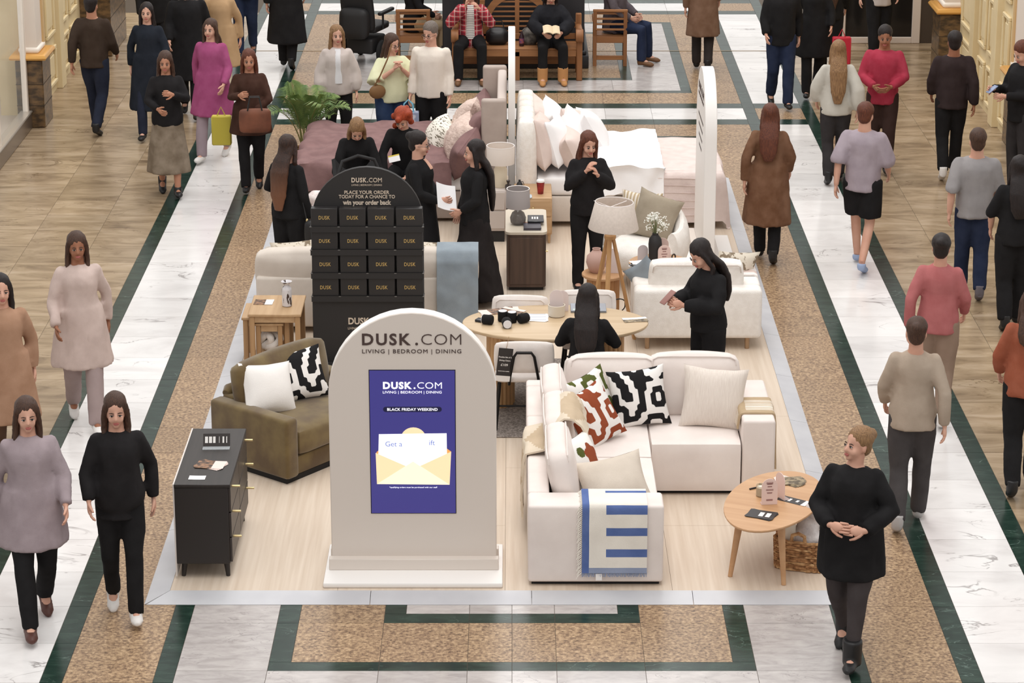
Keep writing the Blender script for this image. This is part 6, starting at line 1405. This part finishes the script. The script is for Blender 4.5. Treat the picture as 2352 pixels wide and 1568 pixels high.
person('woman in a brown scarf and dark coat carrying a tan bag on the marble strip', -2.95, 27.75, R(6), 1.64, 0, dict(walk(-1, .6), eR=(-.22, -.06, 1.14), wR=(-.12, -.22, 1.20), eL=(.22, -.08, 1.12), wL=(.06, -.26, 1.02)), (0, 6, 0), 'f', 'mid', ('long', 'auburn'), dict(c=C('brown_coat', (74, 52, 44), 14), off=.035, len=-.02, coat=.68, cw=.25), dict(c=BLK, off=.01), SHB, .7, V2, 27, group=GX)
t = thing('tote_bag', 'brown tote bag held by the woman in the brown scarf', 'bag', (-2.86, 27.36, .78), R(6)); puffbox(MB(), -.17, .17, -.04, .04, 0, .26, .03, .01).build('bag_body', M('bag_brown', (124, 74, 52), .6, (98, 58, 42), scale=6), t)
for yy in (-.03, .03): MB().tube([(-.08, yy, .25), (-.05, yy, .40), (.05, yy, .40), (.08, yy, .25)], .008, 6).build('bag_handle', bk_bag, t)
t = thing('yellow_bag', 'bright yellow carrier bag on the left walkway', 'bag', (-3.30, 27.9, .50)); bx('bag_body', M('bag_yellow', (192, 176, 66), .6), t, -.11, .11, -.05, .05, 0, .34, .012, 1); MB().tube([(-.05, 0, .33), (0, 0, .44), (.05, 0, .33)], .007, 6).build('bag_handle', MATS['bag_yellow'], t)
person('man in a long black coat on the far left marble strip', -3.10, 34.2, R(175), 1.80, 0, walk(1, .6), (0, 0, 0), 'm', 'light', ('short', 'dark'), dict(c=BLK, off=.035, len=.0, coat=.38, cw=.27), dict(c=BLK, off=.014), SHB, .5, V2, 28, group=GX)
person('person in dark blue far along the left strip', -3.75, 35.0, R(0), 1.76, 0, walk(-1, .8), (0, 0, 0), 'm', 'mid', ('short', 'dark'), dict(c=NAVY, off=.03, len=-.05), dict(c=DEN2, off=.014), SHB, .5, V2, 29, group=GX)
person('person in black beside the far pilaster on the left', -4.75, 33.3, R(10), 1.74, 0, walk(1, .8), (0, 0, 0), 'm', 'mid', ('short', 'brown'), dict(c=BLK, off=.03, len=-.05), dict(c=BLK, off=.014), SHB, .5, V2, 30, group=GX)
person('person in a pale pink jacket striding along the left strip', -3.62, 20.15, R(14), 1.70, 0, walk(1, 1.1), (0, 0, 0), 'f', 'tan', ('mid', 'brown'), dict(c=C('pale_pink', (206, 186, 178), 14), off=.03, len=-.05, coat=.55, cw=.27, wr=.014), dict(c=C('grey_pink', (170, 152, 150)), off=.016), SHW, .5, V2, 31, group=GX)
person('person in a lilac grey coat and black trousers at lower left', -3.30, 16.15, R(16), 1.68, 0, walk(-1, 1.0), (0, 0, 0), 'f', 'light', ('long', 'brown'), dict(c=C('lilac_coat', (164, 150, 154), 14), off=.035, len=-.05, coat=.62, cw=.25, wr=.014), dict(c=BLK, off=.012), M('boot_brown', (84, 50, 42), .5), .5, V2, 32, group=GX)
person('person in black with white trainers beside the black chest', -2.72, 16.30, R(10), 1.66, 0, walk(1, .7), (0, 4, 0), 'f', 'light', ('mid', 'brown'), dict(c=BLK2, off=.035, len=-.1), dict(c=BLK, off=.006), SHW, .5, V2, 33, group=GX)
person('person in a tan coat at the left edge of the picture', -4.02, 18.95, R(20), 1.70, 0, walk(1, .8), (0, 0, 0), 'f', 'light', ('long', 'dark'), dict(c=C('tan_coat', (172, 136, 112), 14), off=.035, len=.0, coat=.50, cw=.26), dict(c=C('brown_t', (110, 86, 72)), off=.014), SHBR, .5, V2, 34, group=GX)
person('person in a teal coat at the far left edge', -4.72, 20.9, R(12), 1.72, 0, walk(-1, .8), (0, 0, 0), 'f', 'light', ('mid', 'brown'), dict(c=C('teal', (40, 84, 86), 14), off=.035, len=.0, coat=.60, cw=.25), dict(c=CHAR, off=.014), SHB, .5, V2, 35, group=GX)
# right walkway
person('woman in a long brown open coat walking by the right arch', 2.62, 24.95, R(172), 1.68, 0, walk(1, .7), (0, 0, 0), 'f', 'light', ('long', 'auburn'), dict(c=C('brown_open', (124, 92, 72), 20), off=.035, len=.0, coat=.42, cw=.26, wr=.014), dict(c=BLK, off=.014), SHB, .5, V2, 41, group=GR)
person('woman with long hair in a white blouse on the right strip', 3.70, 28.1, R(178), 1.68, 0, walk(-1, .7), (0, 0, 0), 'f', 'light', ('vlong', 'blonde'), dict(c=C('white_blouse', (198, 194, 184), 10), off=.035, len=-.05, puff=.03), dict(c=CHAR, off=.014), SHB, .5, V2, 42, group=GR)
person('person in a crimson pink shirt on the right walkway', 4.30, 28.6, R(-8), 1.74, 0, dict(walk(1, .6), eR=(-.24, -.06, 1.12), wR=(-.10, -.28, 1.05), eL=(.24, -.06, 1.12), wL=(.08, -.28, 1.05)), (0, 10, 0), 'm', 'tan', ('short', 'dark'), dict(c=C('crimson', (170, 62, 80), 16), off=.03, len=-.06), dict(c=C('dark_brown_t', (66, 50, 46)), off=.016), SHB, .7, V2, 43, group=GR)
person('person in a lavender grey tee and dark shorts with blue trainers', 3.55, 24.7, R(160), 1.74, 0, walk(1, 1.0), (0, 8, 0), 'm', 'light', ('short', 'auburn'), dict(c=C('lavender', (168, 156, 164), 12), off=.035, len=-.06, slv='half', puff=.02), dict(kind='shorts', c=BLK, off=.03), M('trainer_blue', (150, 166, 196), .6), .5, V2, 44, group=GR, bare=(1,))
person('man in dark clothes with white trainers beside the cream wall', 5.05, 28.3, R(176), 1.74, 0, walk(-1, .7), (0, 0, 0), 'm', 'tan', ('short', 'dark'), dict(c=C('dark_maroon', (56, 46, 46)), off=.035, len=-.05), dict(c=BLK, off=.014), SHW, .5, V2, 45, group=GR)
person('person in a grey tee and blue jeans on the right walkway', 4.50, 23.7, R(176), 1.72, 0, walk(1, .6), (0, 0, 0), 'm', 'light', ('short', 'brown'), dict(c=C('grey_tee', (152, 148, 148), 10), off=.035, len=-.05, slv='half'), dict(c=DEN2, off=.016), M('shoe_grey', (104, 98, 104), .6), .5, V2, 46, group=GR)
person('person in black with bare arms at the right edge', 4.72, 22.75, R(178), 1.70, 0, walk(-1, .6), (0, 0, 0), 'f', 'light', ('long', 'dark'), dict(c=BLK, off=.03, len=-.02, slv='half'), dict(c=BLK, off=.02), SHB, .5, V2, 47, group=GR)
person('man in a black suit using his phone by the right wall', 5.72, 27.6, R(-62), 1.78, 0, dict(eR=(-.22, -.06, 1.12), wR=(-.10, -.32, 1.18), eL=(.22, -.04, 1.12), wL=(.05, -.28, 1.12), hdR=(.1, -.95, .1)), (0, 26, 0), 'm', 'light', ('short', 'auburn'), dict(c=BLK, off=.03, len=-.08), dict(c=CHAR, off=.016), SHB, .9, V2, 48, group=GR)
tag(MB().box(-.035, .035, -.005, .005, -.07, .07, .005, 2).build('mobile_phone', M('phone_blue', (120, 134, 166), .3), None, loc=(5.34, 27.44, 1.25), rot=(R(-60), 0, R(-62))), 'phone in the hand of the man in the black suit', 'phone')
person('person in a beige top and dark trousers behind the woman at lower right', 3.02, 17.9, R(170), 1.70, 0, walk(-1, .8), (0, 0, 0), 'f', 'light', ('bun', 'brown'), dict(c=C('beige_top', (176, 160, 144), 12), off=.032, len=-.05), dict(c=C('dark_grey_t', (76, 72, 72)), off=.014), M('shoe_silver', (176, 172, 170), .4), .5, V2, 49, group=GR)
person('woman in a dusty pink top with a black bun on the right strip', 3.58, 20.2, R(168), 1.68, 0, walk(1, .9), (0, 0, 0), 'f', 'light', ('bun', 'dark'), dict(c=C('dusty_pink', (180, 110, 110), 12), off=.03, len=-.04), dict(c=C('taupe_t', (150, 128, 112)), off=.016), SHW, .5, V2, 50, group=GR)
person('person with a rust sleeve at the lower right edge', 4.02, 18.6, R(170), 1.70, 0, walk(-1, .8), (0, 0, 0), 'f', 'light', ('mid', 'brown'), dict(c=C('rust', (160, 94, 72), 14), off=.032, len=-.04), dict(c=BLK, off=.016), SHB, .5, V2, 51, group=GR)
person('person in a black coat and jeans on the far right strip', 3.46, 31.9, R(4), 1.76, 0, walk(1, .8), (0, 0, 0), 'm', 'light', ('short', 'dark'), dict(c=BLK, off=.032, len=-.08), dict(c=DEN2, off=.016), SHB, .5, V2, 52, group=GR)
person('person in black carrying a red bag on the far right strip', 3.95, 32.5, R(-4), 1.72, 0, walk(-1, .7), (0, 0, 0), 'f', 'light', ('long', 'dark'), dict(c=BLK, off=.035, len=.0, coat=.55, cw=.25), dict(c=BLK, off=.014), SHB, .5, V2, 53, group=GR)
t = thing('red_bag', 'bright red shopping bag among the black coats at far right', 'bag', (4.28, 32.2, .50)); bx('bag_body', M('bag_red', (184, 34, 54), .6), t, -.12, .12, -.05, .05, 0, .36, .012, 1); MB().tube([(-.05, 0, .35), (0, 0, .46), (.05, 0, .35)], .007, 6).build('bag_handle', MATS['bag_red'], t)
person('person with brown hair in black further along the right walkway', 4.30, 33.6, R(178), 1.68, 0, walk(1, .7), (0, 0, 0), 'f', 'light', ('vlong', 'brown'), dict(c=BLK, off=.03, len=-.05), dict(c=BLK, off=.016), SHB, .5, V2, 54, group=GR)
person('person in a loose white tee and black trousers by the dark door', 5.10, 34.6, R(4), 1.76, 0, walk(-1, .7), (0, 0, 0), 'm', 'light', ('short', 'dark'), dict(c=C('white_tee', (198, 188, 182), 12), off=.042, len=-.08, slv='half', puff=.02), dict(c=BLK, off=.02), SHB, .5, V2, 55, group=GR)
person('slim person in a brown coat on the far granite band', 2.62, 34.1, R(176), 1.72, 0, walk(1, .6), (0, 0, 0), 'f', 'light', ('mid', 'auburn'), dict(c=C('brown_mid', (128, 100, 82), 16), off=.03, len=.0, coat=.50, cw=.24), dict(c=C('dark_t2', (60, 54, 52)), off=.012), SHB, .5, V2, 56, group=GR)

bpy.data.scenes.remove(TMP)
